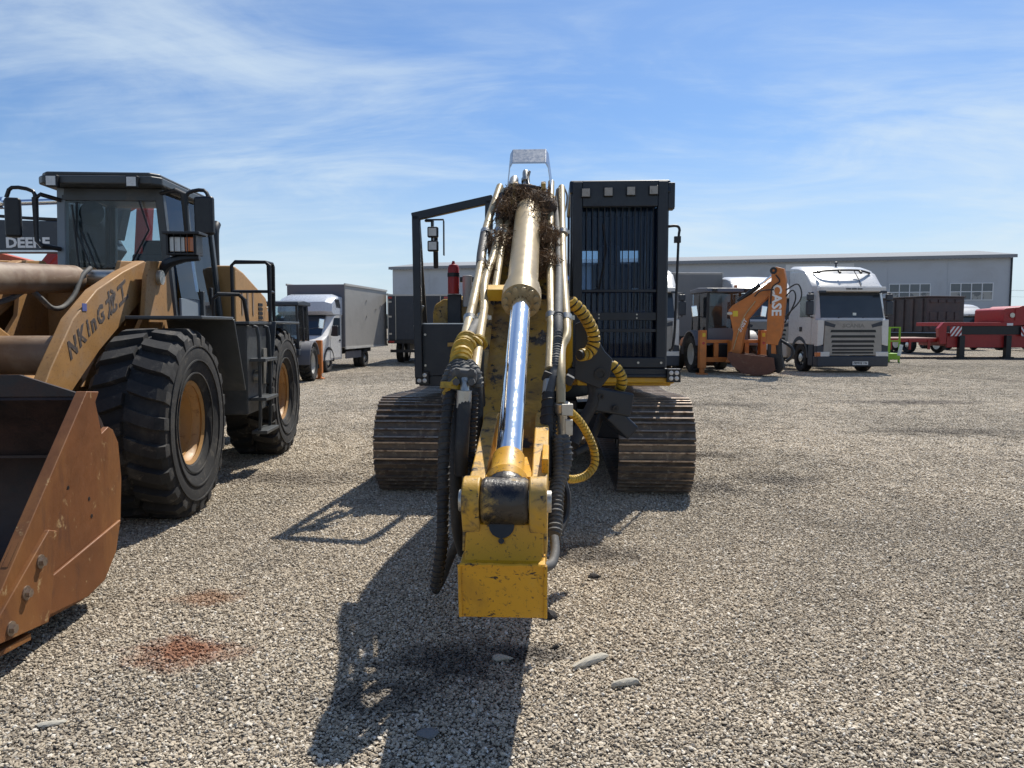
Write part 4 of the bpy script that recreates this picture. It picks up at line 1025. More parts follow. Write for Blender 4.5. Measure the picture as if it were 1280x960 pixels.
for (x, y) in ((1.03, -1.6), (-1.03, -1.6), (1.05, 1.6), (-1.05, 1.6)):
    s_ = 1 if x > 0 else -1
    w, r_ = wheel(LD, TY, RIM[s_], (x, y, .785), random.uniform(0, 1))
    for k in range(10):
        an = 2 * math.pi * k / 10
        m = MB(); m.cyl((s_ * -.012, .235 * math.cos(an), .235 * math.sin(an)), (s_ * .03, .235 * math.cos(an), .235 * math.sin(an)), .016, n=6); o = m.build('wheel_nut', M['zinc'], r_)
for y in (-1.6, 1.6):
    m = MB(); m.cyl((-1.0, y, .785), (1.0, y, .785), .16, n=20); m.ball((0, y, .785), .3, 16, 10); m.build('axle', M['cabgrey'], LD)
# frames
m = MB(); m.bx(-.42, .42, -2.15, -.15, .58, 1.18)
ff = m.build('front_frame', M['tan'], LD, .02)
tw = [(-1.75, 1.1), (-.25, 1.1), (-.42, 1.8), (-.50, 2.16), (-.62, 2.22), (-.92, 2.20), (-1.02, 2.05), (-1.1, 1.7)]
for x in (-.70, -.44, .40, .66):
    m = MB(); m.prism(tw, 'x', x, x + .045); m.build('tower_plate', M['tan'], ff, .008)
m = MB(); m.bx(-.65, .65, -.60, -.52, 1.15, 1.95); m.build('tower_web', M['tan'], ff, .01)
m = MB(); m.cyl((-.74, -.75, 2.06), (.74, -.75, 2.06), .07, n=20); m.build('arm_pin', M['zinc'], ff)
m = MB(); m.bx(-.45, .45, -.1, 3.1, .62, 1.25); m.build('rear_frame', M['cabgrey'], LD, .02)
m = MB(); m.cyl((0, -.12, .55), (0, -.12, 1.4), .14, n=20); m.build('articulation_pin', M['cabgrey'], LD)
# lift arms
ARM = [(-.60, 2.08), (-.66, 2.19), (-.80, 2.21), (-1.25, 2.08), (-1.75, 1.90), (-2.15, 1.66), (-2.5, 1.30), (-2.75, .98), (-3.15, .55), (-3.36, .42), (-3.42, .26), (-3.30, .18), (-3.05, .30), (-2.75, .62), (-2.35, 1.02), (-1.75, 1.40), (-1.2, 1.68), (-.72, 1.92)]
arms = []
for (x0, x1) in ((.50, .60), (-.60, -.50)):
    m = MB(); m.prism(ARM, 'x', x0, x1); o = m.build('lift_arm', M['tan'], LD, .012); arms.append(o)
m = MB(); m.cyl((-.52, -2.15, 1.38), (.52, -2.15, 1.38), .15, n=28); ct = m.build('cross_tube', M['tan_brown'], LD)
m = MB(); m.prism([(-1.85, 1.45), (-2.2, 1.62), (-2.45, 1.98), (-2.72, 2.0), (-2.75, 1.45), (-2.55, 1.05), (-2.3, .85), (-1.9, 1.1)], 'x', -.16, .06); m.build('bellcrank', M['tan'], LD, .02)
m = MB(); m.cyl((-.1, -2.45, 1.12), (-.1, -3.5, .82), .09, n=16); m.build('tilt_link', M['tan'], LD)
# tilt cylinder with rod and eye
a = Vector((-.02, -.62, 2.05)); b = Vector((-.02, -2.75, 1.93)); d = (b - a).normalized()
m = MB(); m.lathe([(0, 0), (.10, 0), (.125, .03), (.125, 1.45), (.135, 1.46), (.135, 1.57), (.07, 1.58), (0, 1.58)], a + d * .22, d, 32); tcy = m.build('tilt_cylinder', M['tan_brown'], LD, 0, 30)
m = MB(); m.cyl(a + d * 1.6, a + d * 2.1, .06, n=20); m.build('piston_rod', M['chrome'], tcy)
m = MB(); m.ring(a + Vector((-.08, 0, 0)), (1, 0, 0), .04, .11, .16, 20); m.cyl(a + d * .05, a + d * .25, .085, n=16); m.build('rod_eye', M['tan'], tcy, 0, 30)
for s_ in (-1, 1):
    p0 = Vector((s_ * .30, -.35, 1.0)); p1 = Vector((s_ * .30, -1.95, 1.25)); d = (p1 - p0).normalized()
    m = MB(); m.cyl(p0, p0 + d * 1.05, .09, n=20); o = m.build('lift_cylinder', M['tan_brown'], LD)
    m = MB(); m.cyl(p0 + d, p1, .05, n=16); m.build('piston_rod', M['chrome'], o)
# lettering worn on the outer face of the arm
ang = math.atan2(1.70 - 1.20, 1.25)
for (t_, y, z, sz, mt) in (('N', -2.19, 1.43, .17, 'lettergrey'), ('K', -2.05, 1.515, .17, 'lettergrey'), ('i', -1.94, 1.58, .17, 'lettergrey'), ('n', -1.85, 1.62, .17, 'lettergrey'), ('G', -1.72, 1.685, .17, 'lettergrey'), ('龙', -1.52, 1.78, .19, 'lettergrey'), ('工', -1.30, 1.875, .19, 'lettergrey')):
    lettering(t_, sz * 1.12, M[mt], arms[0], (.6005, y, z), (R(90), 0, R(90)), .007, .2, .0025)
for o in arms[0].children: o.rotation_euler = (Matrix.Rotation(R(90), 3, 'Z') @ Matrix.Rotation(R(90), 3, 'X') @ Matrix.Rotation(R(27), 3, 'Z')).to_euler()
m = MB(); m.box((.602, -1.98, 1.75), (.004, .07, .06)); m.build('emblem', M['letterblue'], arms[0])
# bucket
BK = node('bucket', LD, (0, -.024, -.335), (-.09, 0, 0))
prof = [(-4.86, .06), (-4.55, .075), (-4.02, .085), (-3.80, .13), (-3.64, .26), (-3.56, .45), (-3.55, .68), (-3.62, .90), (-3.74, 1.06), (-3.90, 1.20)]
m = MB(); t = .03
out = []
for i, (y, z) in enumerate(prof):
    p0 = Vector(prof[max(i - 1, 0)]); p1 = Vector(prof[min(i + 1, len(prof) - 1)]); d = (p1 - p0).normalized(); out.append((y - d.y * t, z + d.x * t))
poly = prof + [(y, z) for (y, z) in reversed([(prof[i][0] - (Vector(prof[min(i + 1, len(prof) - 1)]) - Vector(prof[max(i - 1, 0)])).normalized().y * t, prof[i][1] + (Vector(prof[min(i + 1, len(prof) - 1)]) - Vector(prof[max(i - 1, 0)])).normalized().x * t) for i in range(len(prof))])]
secs = [[Vector((x, y, z)) for (y, z) in poly] for x in (-1.47, 1.47)]
m.loft(secs); m.build('bucket_shell', M['rust_in'], BK, 0, 30)
m = MB(); m.prism([(-3.885, 1.19), (-3.90, 1.215), (-3.86, 1.22)], 'x', -1.47, 1.47); m.add([], [])
m.prism([(-1.48, 1.195), (1.48, 1.195), (1.1, 1.32), (-1.1, 1.32)], 'y', -3.91, -3.875); m.build('spill_guard', M['rust_in'], BK, .004)
m = MB(); m.prism([(-4.99, .045), (-4.55, .04), (-4.55, .074), (-4.9, .062)], 'x', -1.52, 1.52); m.build('cutting_edge', M['rust'], BK, .003)
side = [(-4.72, .09), (-4.02, .085), (-3.80, .13), (-3.64, .26), (-3.555, .45), (-3.545, .70), (-3.59, .92), (-3.66, 1.00), (-3.72, 1.02), (-3.80, .985), (-3.90, 1.22), (-3.98, 1.22), (-4.70, .42)]
for (x0, x1) in ((1.465, 1.50), (-1.50, -1.465)):
    m = MB(); m.prism(side, 'x', x0, x1); sd = m.build('side_plate', M['rust'], BK, .005)
    s_ = 1 if x0 > 0 else -1
    xo = max(abs(x0), abs(x1)) * s_
    xa, xb = sorted((xo - s_ * .05, xo + s_ * .012))
    m = MB(); m.prism([(-3.86, 1.225), (-4.0, 1.225), (-4.80, .30), (-4.80, .14), (-4.60, .14)], 'x', xa, xb); m.build('side_stiffener', M['rust'], sd, .006)
    m = MB(); m.prism([(-4.34, .52), (-4.42, .54), (-4.86, .20), (-4.92, .11), (-4.42, .085), (-4.40, .15)], 'x', *sorted((xo + s_ * .004, xo + s_ * .034))); m.build('side_cutter', M['rust'], sd, .006)
    m = MB(); m.prism([(-3.60, .46), (-4.36, .30), (-4.42, .24), (-4.42, .11), (-4.0, .10), (-3.80, .145), (-3.66, .28)], 'x', *sorted((xo, xo + s_ * .022))); m.build('wear_plate', M['rust'], sd, .008)
    for (y, z) in ((-4.50, .40), (-4.62, .28), (-4.74, .15)):
        m = MB(); xx = xo + s_ * .034; m.cyl((xx, y, z), (xx + s_ * .006, y, z), .034, n=18); m.cyl((xx, y, z), (xx + s_ * .024, y, z), .022, n=6); m.build('bolt', M['pad_polish'], sd)
    for (y, z) in ((-4.20, .72), (-3.95, .63), (-3.92, .53)):
        m = MB(); m.cyl((xo, y, z), (xo + s_ * (.014 if y < -4.1 else .002), y, z), .011, n=12); m.build('drain_hole', M['black'], sd)
m = MB()
for k in range(0, 1): pass
m.bx(-1.44, 1.44, -3.70, -3.66, .84, .855); m.build('inner_seam', M['rust_in'], BK)
for x in (-.62, .50, -.16):
    m = MB(); m.prism([(-3.62, .9), (-3.28, .55), (-3.22, .30), (-3.36, .12), (-3.66, .18), (-3.6, .5)], 'x', x, x + .1); m.build('hinge_plate', M['rust'], BK, .01)
# fenders
def fender(y0, y1, yd, s_, zt):
    m = MB()
    for (a, b) in (((y0, zt), (y1, zt)), ((y1, zt), (yd, .95))):
        d = Vector((b[0] - a[0], b[1] - a[1])).normalized(); n = Vector((-d.y, d.x)) * .03
        m.prism([a, b, (b[0] + n.x, b[1] + n.y), (a[0] + n.x, a[1] + n.y)], 'x', s_ * .72, s_ * 1.36)
    return m
for s_ in (-1, 1):
    fender(-1.55, -.65, -.32, s_, 1.66).build('front_fender', M['cabgrey'], LD, .008)
    fender(2.3, 1.0, .75, s_, 1.66).build('rear_fender', M['cabgrey'], LD, .008)
# side tank with ladder
for s_ in (-1, 1):
    m = MB(); m.bx(*sorted((s_ * .62, s_ * 1.28)), .05, .86, .66, 1.62); tk = m.build('side_tank', M['cabgrey'], LD, .015)
    m = MB(); m.bx(*sorted((s_ * .6, s_ * 1.33)), -.02, .92, 1.622, 1.65); m.build('platform', M['cabgrey'], tk, .004)
    for dy in (.18, .62):
        m = MB(); m.tube([(s_ * 1.31, dy, 1.60), (s_ * 1.37, dy, 1.50), (s_ * 1.37, dy, .60), (s_ * 1.33, dy + .02, .42)], .018, 8, 3); m.build('ladder_rail', M['cabgrey'], tk)
    for z in (1.22, .80, .44):
        m = MB(); m.bx(*sorted((s_ * 1.285, s_ * 1.45)), .14, .66, z, z + .035); m.build('step', M['cabgrey'], tk, .004)
    m = MB(); m.bx(*sorted((s_ * 1.285, s_ * 1.30)), .66, .80, .95, 1.35); m.cyl((s_ * 1.28, .35, 1.05), (s_ * 1.33, .35, 1.05), .07, n=16); m.build('tank_cap', M['zinc'], tk)
# handrails
m = MB(); m.tube([(.92, .82, 1.65), (.92, .82, 2.30), (.96, .82, 2.335), (1.30, .82, 2.335), (1.34, .82, 2.30), (1.34, .82, 1.65)], .020, 8); m.tube([(.92, .82, 2.0), (1.34, .82, 2.0)], .018, 8); m.tube([(1.30, .82, 2.335), (1.32, 1.05, 2.335), (1.32, 1.08, 2.3), (1.32, 1.08, 1.66)], .020, 8); m.tube([(1.34, .82, 2.0), (1.32, 1.08, 2.0)], .018, 8); m.build('handrail', M['black'], LD)
m = MB(); m.tube([(1.0, -.12, 1.62), (1.0, -.12, 1.88), (1.05, -.12, 1.93), (1.24, -.05, 1.93), (1.28, .0, 1.88), (1.30, .05, 1.62)], .020, 8); m.build('grab_handle', M['black'], LD)
# cab
c = node('cab', LD)
CB = {'fl': (-.66, .20), 'fr': (.52, .20), 'rr': (.60, 1.45), 'rl': (-.72, 1.45)}
CT = {'fl': (-.58, .14), 'fr': (.40, .14), 'rr': (.46, 1.42), 'rl': (-.64, 1.42)}
z0, z1 = 1.30, 3.03
for k in CB:
    m = MB(); bar(m, (*CB[k], z0), (*CT[k], z1), .085, .085, (0, 1, 0)); m.build('pillar', M['cablight'] if k in ('fl',) else M['cabgrey'], c, .012)
m = MB(); bar(m, (.565, .80, z0), (.425, .80, z1), .06, .06, (0, 1, 0)); m.build('pillar', M['cabgrey'], c, .01)
m = MB(); m.prism([(-.70, .16), (.56, .16), (.63, 1.5), (-.76, 1.5)], 'z', 1.2, 1.32); m.build('floor_pan', M['cabgrey'], c, .01)
rf = [(-.72, -.04), (-.64, -.13), (.42, -.13), (.50, -.04), (.53, 1.42), (.46, 1.50), (-.70, 1.50), (-.77, 1.42)]
m = MB(); m.prism(rf, 'z', 3.03, 3.12); m.prism([(x * .96 - .01, y * .96 + .03) for x, y in rf], 'z', 3.12, 3.16); m.build('roof', M['cabgrey'], c, .02)
m = MB(); m.bx(-.58, .40, .10, .18, 2.90, 3.03); m.build('header', M['cabgrey'], c, .01)
for x in (-.53, .25):
    m = MB(); m.box((x, -.15, 3.05), (.12, .06, .12)); o = m.build('work_light', M['black'], c, .01)
    m = MB(); m.bx(x - .045, x + .045, -.188, -.180, 3.005, 3.095); m.build('lens', M['lamp'], o)
def quad(p, t=.006, n=(0, 1, 0)):
    m = MB(); n = Vector(n) * t; a = [Vector(q) for q in p]; m.loft([a, [q + n for q in a]]); return m
quad([(-.63, .17, 1.35), (.49, .17, 1.35), (.385, .11, 2.90), (-.56, .11, 2.90)]).build('windscreen', M['glass_clear'], c)
quad([(.555, .24, 1.9), (.575, .77, 1.9), (.44, .77, 3.02), (.415, .20, 3.02)], .006, (-1, 0, 0)).build('side_window', M['glass'], c)
quad([(.585, .84, 1.4), (.61, 1.42, 1.4), (.475, 1.38, 3.02), (.44, .84, 3.02)], .006, (-1, 0, 0)).build('door_window', M['glass'], c)
quad([(-.68, .24, 1.6), (-.73, 1.40, 1.6), (-.66, 1.38, 3.02), (-.60, .2, 3.02)], .006, (1, 0, 0)).build('side_window', M['glass'], c)
quad([(-.68, 1.45, 1.9), (.56, 1.45, 1.9), (.44, 1.41, 3.0), (-.61, 1.41, 3.0)]).build('rear_window', M['glass_clear'], c)
m = MB(); m.prism([(.22, 1.32), (.82, 1.32), (.82, 1.9), (.22, 1.9)], 'x', .535, .56); dr = m.build('door', M['cablight'], c, .006)
m = MB(); m.bx(.575, .60, .85, 1.45, 1.32, 1.42); m.bx(.56, .60, .80, .86, 1.32, 2.0); m.build('door_frame', M['cabgrey'], dr, .006)
m = MB(); m.bx(.60, .63, 1.0, 1.06, 1.85, 2.05); m.build('handle', M['black'], dr, .006)
m = MB(); m.prism([(.12, 1.3), (.2, 1.3), (.2, 1.75), (.19, 1.75)], 'x', -.62, .48); m.build('dash', M['int'], c, .01)
m = MB(); m.box((-.1, .95, 1.75), (.52, .5, .16)); m.box((-.1, 1.22, 2.1), (.5, .14, .72), (-.1, 0, 0)); m.box((-.1, 1.26, 2.52), (.28, .1, .2)); m.bx(-.3, .1, .75, 1.2, 1.32, 1.7); m.build('seat', M['seat'], c, .04)
m = MB(); m.tube([(-.25 + .21 * math.cos(2 * math.pi * k / 24), .55 + .20 * math.sin(2 * math.pi * k / 24), 2.20 + .10 * math.sin(2 * math.pi * k / 24)) for k in range(25)], .016, 8); m.tube([(-.25, .5, 1.6), (-.25, .55, 2.19)], .035, 8); m.tube([(-.45, .55, 2.2), (-.05, .55, 2.2)], .014); m.build('steering_wheel', M['black'], c)
m = MB(); m.tube([(-.42, .09, 2.88), (-.42, .07, 2.52)], .012, 6); m.tube([(-.42, .06, 2.58), (-.20, .10, 1.93)], .009, 6); m.tube([(-.37, .06, 2.58), (-.14, .10, 1.93)], .009, 6); m.tube([(-.45, .055, 2.85), (-.41, .08, 2.13)], .011, 6); m.build('wiper', M['black'], c)
m = MB(); m.tube([(.30, .085, 2.60), (.05, .085, 2.15)], .010, 6); m.tube([(.22, .06, 2.9), (.30, .085, 2.60)], .010, 6); m.build('wiper', M['black'], c)
m = MB(); m.lathe([(0, 0), (.12, .03), (.13, .06), (0, .10)], (-.32, .25, 2.78), (0, -1, .1), 18); m.build('fan', M['black'], c)
# mirrors
for (s_, pts, box_) in ((-1, [(-.58, .1, 2.90), (-.72, -.02, 2.94), (-.77, -.03, 2.90), (-.77, -.03, 2.47), (-.72, -.03, 2.42), (-.60, .1, 2.40)], (-.98, -.05, 2.70)), (1, [(.42, .12, 2.98), (.62, -.0, 3.0), (.70, -.0, 2.96), (.72, .0, 2.5), (.5, .15, 2.45)], (.90, .0, 2.74))):
    m = MB(); m.tube(pts, .022, 8)
    e = box_[0]
    m.tube([(pts[3][0], pts[3][1], 2.85), (pts[3][0] - .02 * s_ * -1, pts[3][1], 2.97), (e, box_[1], 3.0), (e + .06 * s_, box_[1], 2.9)], .02, 8, 3)
    o = m.build('mirror_bracket', M['black'], c)
    m = MB(); m.box(box_, (.21 if s_ > 0 else .15, .08, .40), (0, 0, -.25 * s_)); m.build('mirror', M['black'], o, .03)
# front work light in cage
lnode = node('front_light', LD, (-.09, 0, 0))
m = MB(); m.tube([(.72, -.62, 1.80), (.74, -.64, 2.02), (.84, -.68, 2.18), (1.0, -.7, 2.24), (1.16, -.7, 2.25)], [.05, .055, .05, .04, .03], 8, 5); lb = m.build('light_bracket', M['black'], lnode)
m = MB(); m.bx(.88, 1.16, -.78, -.60, 2.27, 2.29); m.bx(.86, 1.20, -.82, -.56, 2.46, 2.485); m.bx(.88, .90, -.78, -.6, 2.29, 2.46); m.bx(1.14, 1.16, -.78, -.6, 2.29, 2.46); m.bx(.9, 1.14, -.62, -.60, 2.29, 2.46); m.build('light_cage', M['black'], lnode, .004)
m = MB(); m.bx(.905, 1.045, -.76, -.63, 2.30, 2.44); m.build('headlamp', M['lamp'], lnode, .01)
m = MB(); m.bx(1.05, 1.135, -.76, -.63, 2.30, 2.44); m.build('indicator', M['amber'], lnode, .01)
for k in range(5):
    m = MB(); x = .90 + k * .06; m.tube([(x, -.785, 2.28), (x, -.785, 2.47)], .005, 6); m.build('cage_bar', M['black'], lnode)
# hood behind the cab
m = MB(); m.prism([(1.55, 1.3), (3.15, 1.3), (3.2, 1.75), (3.05, 2.02), (1.95, 2.30), (1.55, 2.36)], 'x', -.74, .74); hd = m.build('engine_hood', M['tan_smooth'], LD, .04)
for k in range(6):
    for j in range(4):
        m = MB(); m.bx(.741, .75, 2.60 + j * .055, 2.64 + j * .055, 1.58 + k * .06, 1.62 + k * .06); m.build('vent_slot', M['black'], hd)
for y in (1.8, 2.05, 2.3):
    m = MB(); m.bx(.741, .748, y, y + .06, 1.75, 2.05); m.build('louvre', M['tan_brown'], hd)
m = MB(); m.tube([(.75, 2.98, 1.6), (.80, 2.98, 1.62), (.80, 2.98, 1.85), (.75, 2.98, 1.87)], .012, 6); m.build('handle', M['tan_smooth'], hd)
m = MB(); m.prism([(3.1, .7), (3.45, .75), (3.5, 1.3), (3.15, 1.5)], 'x', -.95, .95); m.build('counterweight', M['cabgrey'], LD, .04)
m = MB(); m.tube([(.3, 2.2, 2.25), (.3, 2.2, 2.8), (.3, 2.3, 2.95)], .06, 12, 3); m.build('exhaust_stack', M['black'], LD)
# hydraulic hoses over the front frame
m = MB(); m.tube([(-0.097,-1.998,1.767), (-0.051,-1.800,1.824), (0.003,-1.653,1.901), (0.043,-1.556,1.840), (0.059,-1.406,1.757), (0.085,-1.258,1.774), (0.104,-1.108,1.885), (0.101,-0.958,2.051), (0.112,-0.808,2.141)], .022, 10, 6); m.build('hydraulic_hose', M['greyhose'], LD)
m = MB(); m.tube([(.36, -.5, 1.95), (.36, -.75, 2.0), (.32, -1.0, 1.75), (.25, -1.2, 1.5)], .02, 8, 5); m.tube([(.28, -.45, 1.75), (.28, -.7, 1.95), (.3, -1.0, 1.6)], .018, 8, 5); m.build('hydraulic_hose', M['rubber'], LD)

# ------------------------------------------------------------ warehouse
WH = thing('warehouse', 'long pale grey warehouse with low roof and white-framed windows behind the trucks', 'building', (51.5, 80, 0), 0)
# front wall runs from the near right corner to the far left; local x along the wall, y into the building
wa = math.atan2(97 - 80, -66.5)      # direction of the wall going left
WH.rotation_euler = (0, 0, wa - math.pi)
LW, HW, DW = 68.6, 9.0, 24.0         # local x runs from -LW to 0
m = MB(); m.bx(-LW, 0, .0, DW, 0, HW); wl = m.build('wall', M['wall'], WH)
for k in range(1, 12):
    x = -k * 5.8
    m = MB(); m.bx(x - .04, x + .04, -.03, -.002, 0, HW); m.build('panel_joint', M['wall_trim'] if k % 3 == 0 else M['wall'], wl)
m = MB()
rid = HW + 1.5
m.add([(-LW - .3, -.5, HW), (.4, -.5, HW), (.4, DW / 2, rid), (-LW - .3, DW / 2, rid), (.4, DW + .5, HW), (-LW - .3, DW + .5, HW),
       (-LW - .3, -.5, HW - .12), (.4, -.5, HW - .12), (.4, DW + .5, HW - .12), (-LW - .3, DW + .5, HW - .12)],
      [(0, 1, 2, 3), (3, 2, 4, 5), (0, 6, 7, 1), (5, 4, 8, 9), (1, 7, 8, 4, 2), (0, 3, 5, 9, 6), (6, 9, 8, 7)])
rfo = m.build('roof', M['roof'], WH)
m = MB(); m.bx(-LW - .3, .4, -.58, -.502, HW - .34, HW - .02); m.build('eave_trim', M['roof'], rfo)
for k in range(150):
    m = None
m = MB()
for k in range(171):
    x = -LW + k * .402; m.bx(x, x + .2, -.60, -.583, HW - .40, HW - .30)
o = m.build('corrugation', M['roof'], rfo); o['kind'] = 'stuff'
m = MB(); m.bx(.0, .14, -.16, .04, 0, HW - .1); m.build('downpipe', M['darknavy'], WH)
m = MB(); m.bx(-LW, -.0, -.04, -.003, .0, .5); m.build('plinth', M['grey_panel'], WH)
def window(x0, x1, z0, z1, cols, rows):
    m = MB(); t = .09
    for i in range(cols + 1):
        x = x0 + (x1 - x0) * i / cols; m.bx(x - t / 2, x + t / 2, -.07, -.004, z0 - t / 2, z1 + t / 2)
    for j in range(rows + 1):
        z = z0 + (z1 - z0) * j / rows; m.bx(x0 + t / 2, x1 - t / 2, -.066, -.004, z - t / 2, z + t / 2)
    w = m.build('window', M['wall_trim'], WH)
    for i in range(cols):
        for j in range(rows):
            m = MB(); a = x0 + (x1 - x0) * i / cols + t / 2; b = x0 + (x1 - x0) * (i + 1) / cols - t / 2
            m.bx(a, b, -.03, -.008, z0 + (z1 - z0) * j / rows + t / 2, z0 + (z1 - z0) * (j + 1) / rows - t / 2); m.build('pane', M['pane'] if not (j == 0 and (i % 3 != 1)) else M['pane_pale'], w)
for k in range(7):
    x1 = -1.55 - k * 5.9
    window(x1 - 4.0, x1, 4.35, 6.1, 4, 2)
m = MB(); m.bx(-1.3, -.7, -.25, -.003, 2.9, 3.3); m.build('wall_box', M['grey_panel'], WH)
m = MB(); m.bx(-22, -15, -.035, -.004, 7.7, 8.4); m.build('wall_panel', M['wall_trim'], WH)

# far woodland and power line
wm = MB(); rnd = random.Random(11)
for k in range(420):
    x = rnd.uniform(-700, 900); h = rnd.uniform(5, 10.5); y = 520 + rnd.uniform(-25, 60); r_ = rnd.uniform(4, 9)
    vs = [Vector((x, y, 0)) + Vector((r_ * math.cos(a), r_ * math.sin(a), 0)) for a in [2 * math.pi * i / 6 for i in range(6)]]
    secs = []
    for (f, z) in ((.7, 0), (1.0, .35), (.85, .7), (.35, 1.0)):
        secs.append([Vector((x + (v.x - x) * f * rnd.uniform(.8, 1.2), y + (v.y - y) * f, h * z * rnd.uniform(.9, 1.1))) for v in vs])
    wm.loft(secs)
o = wm.build('distant_woodland', M['woods']); tag(o, 'hazy line of trees on the far horizon', 'woodland', kind='stuff')
for i, (x, y) in enumerate(((114, 170),)):
    t = thing('power_pole', 'wooden power pole carrying wires beyond the warehouse corner', 'pole', (x, y, 0), 0)
    m = MB(); m.cyl((0, 0, 0), (0, 0, 10.5), .16, .11, 10); m.build('post', M['dump'], t)
    m = MB(); m.bx(-1.2, 1.2, -.06, .06, 9.4, 9.55); m.build('crossarm', M['dump'], t)
for (dx, z, lb_) in ((-1.1, 9.6, 'thin wire on the near end of the far pole crossarms'), (1.1, 9.6, 'thin wire on the far end of the far pole crossarms'), (0, 8.2, 'lowest thin wire strung below the far pole crossarms')):
    m = MB(); pts = []
    for k in range(40):
        x = 30 + k * 8; s_ = ((x - 112) % 79) / 79; pts.append((x, 170 + dx, z - 4 * .9 * s_ * (1 - s_)))
    m.tube(pts, .02, 4); tag(m.build('power_line', M['black']), lb_, 'wire', 'power lines')

# ------------------------------------------------------------ generic road wheel
def road_tyre(Rr, W, r0):
    m = MB(); h = W / 2
    m.lathe([(r0, -h * .8), (r0 + .03, -h * .95), (Rr - .06, -h), (Rr - .015, -h * .88), (Rr, -h * .6), (Rr, h * .6), (Rr - .015, h * .88), (Rr - .06, h), (r0 + .03, h * .95), (r0, h * .8)], (0, 0, 0), (1, 0, 0), 32, True)
    return m
TT = road_tyre(.50, .30, .29).mesh('tyre'); TT.materials.append(M['tyre'])
def truck_rim():
    m = MB(); m.lathe([(.30, -.12), (.27, -.11), (.25, .02), (.17, .05), (.15, .12), (.10, .13), (0, .13)], (0, 0, 0), (1, 0, 0), 28)
    for k in range(10): a = 2 * math.pi * k / 10; m.cyl((.05, .21 * math.cos(a), .21 * math.sin(a)), (.062, .21 * math.cos(a), .21 * math.sin(a)), .022, n=8)
    return m.mesh('rim')
TR = truck_rim(); TR.materials.append(M['steel'])
TRD = TR.copy(); TRD.materials.clear(); TRD.materials.append(M['grey_panel'])
def twheel(parent, x, y, r=.5, rim=None, w=.30):
    n = node('wheel', parent, (x, y, r), (0, 0, math.pi if x < 0 else 0)); n.scale = (w / .30, r / .5, r / .5)
    for nm, me in (('tyre', TT), ('rim', rim or TR)):
        o = bpy.data.objects.new(nm, me); COL.objects.link(o); o.parent = n
    return n

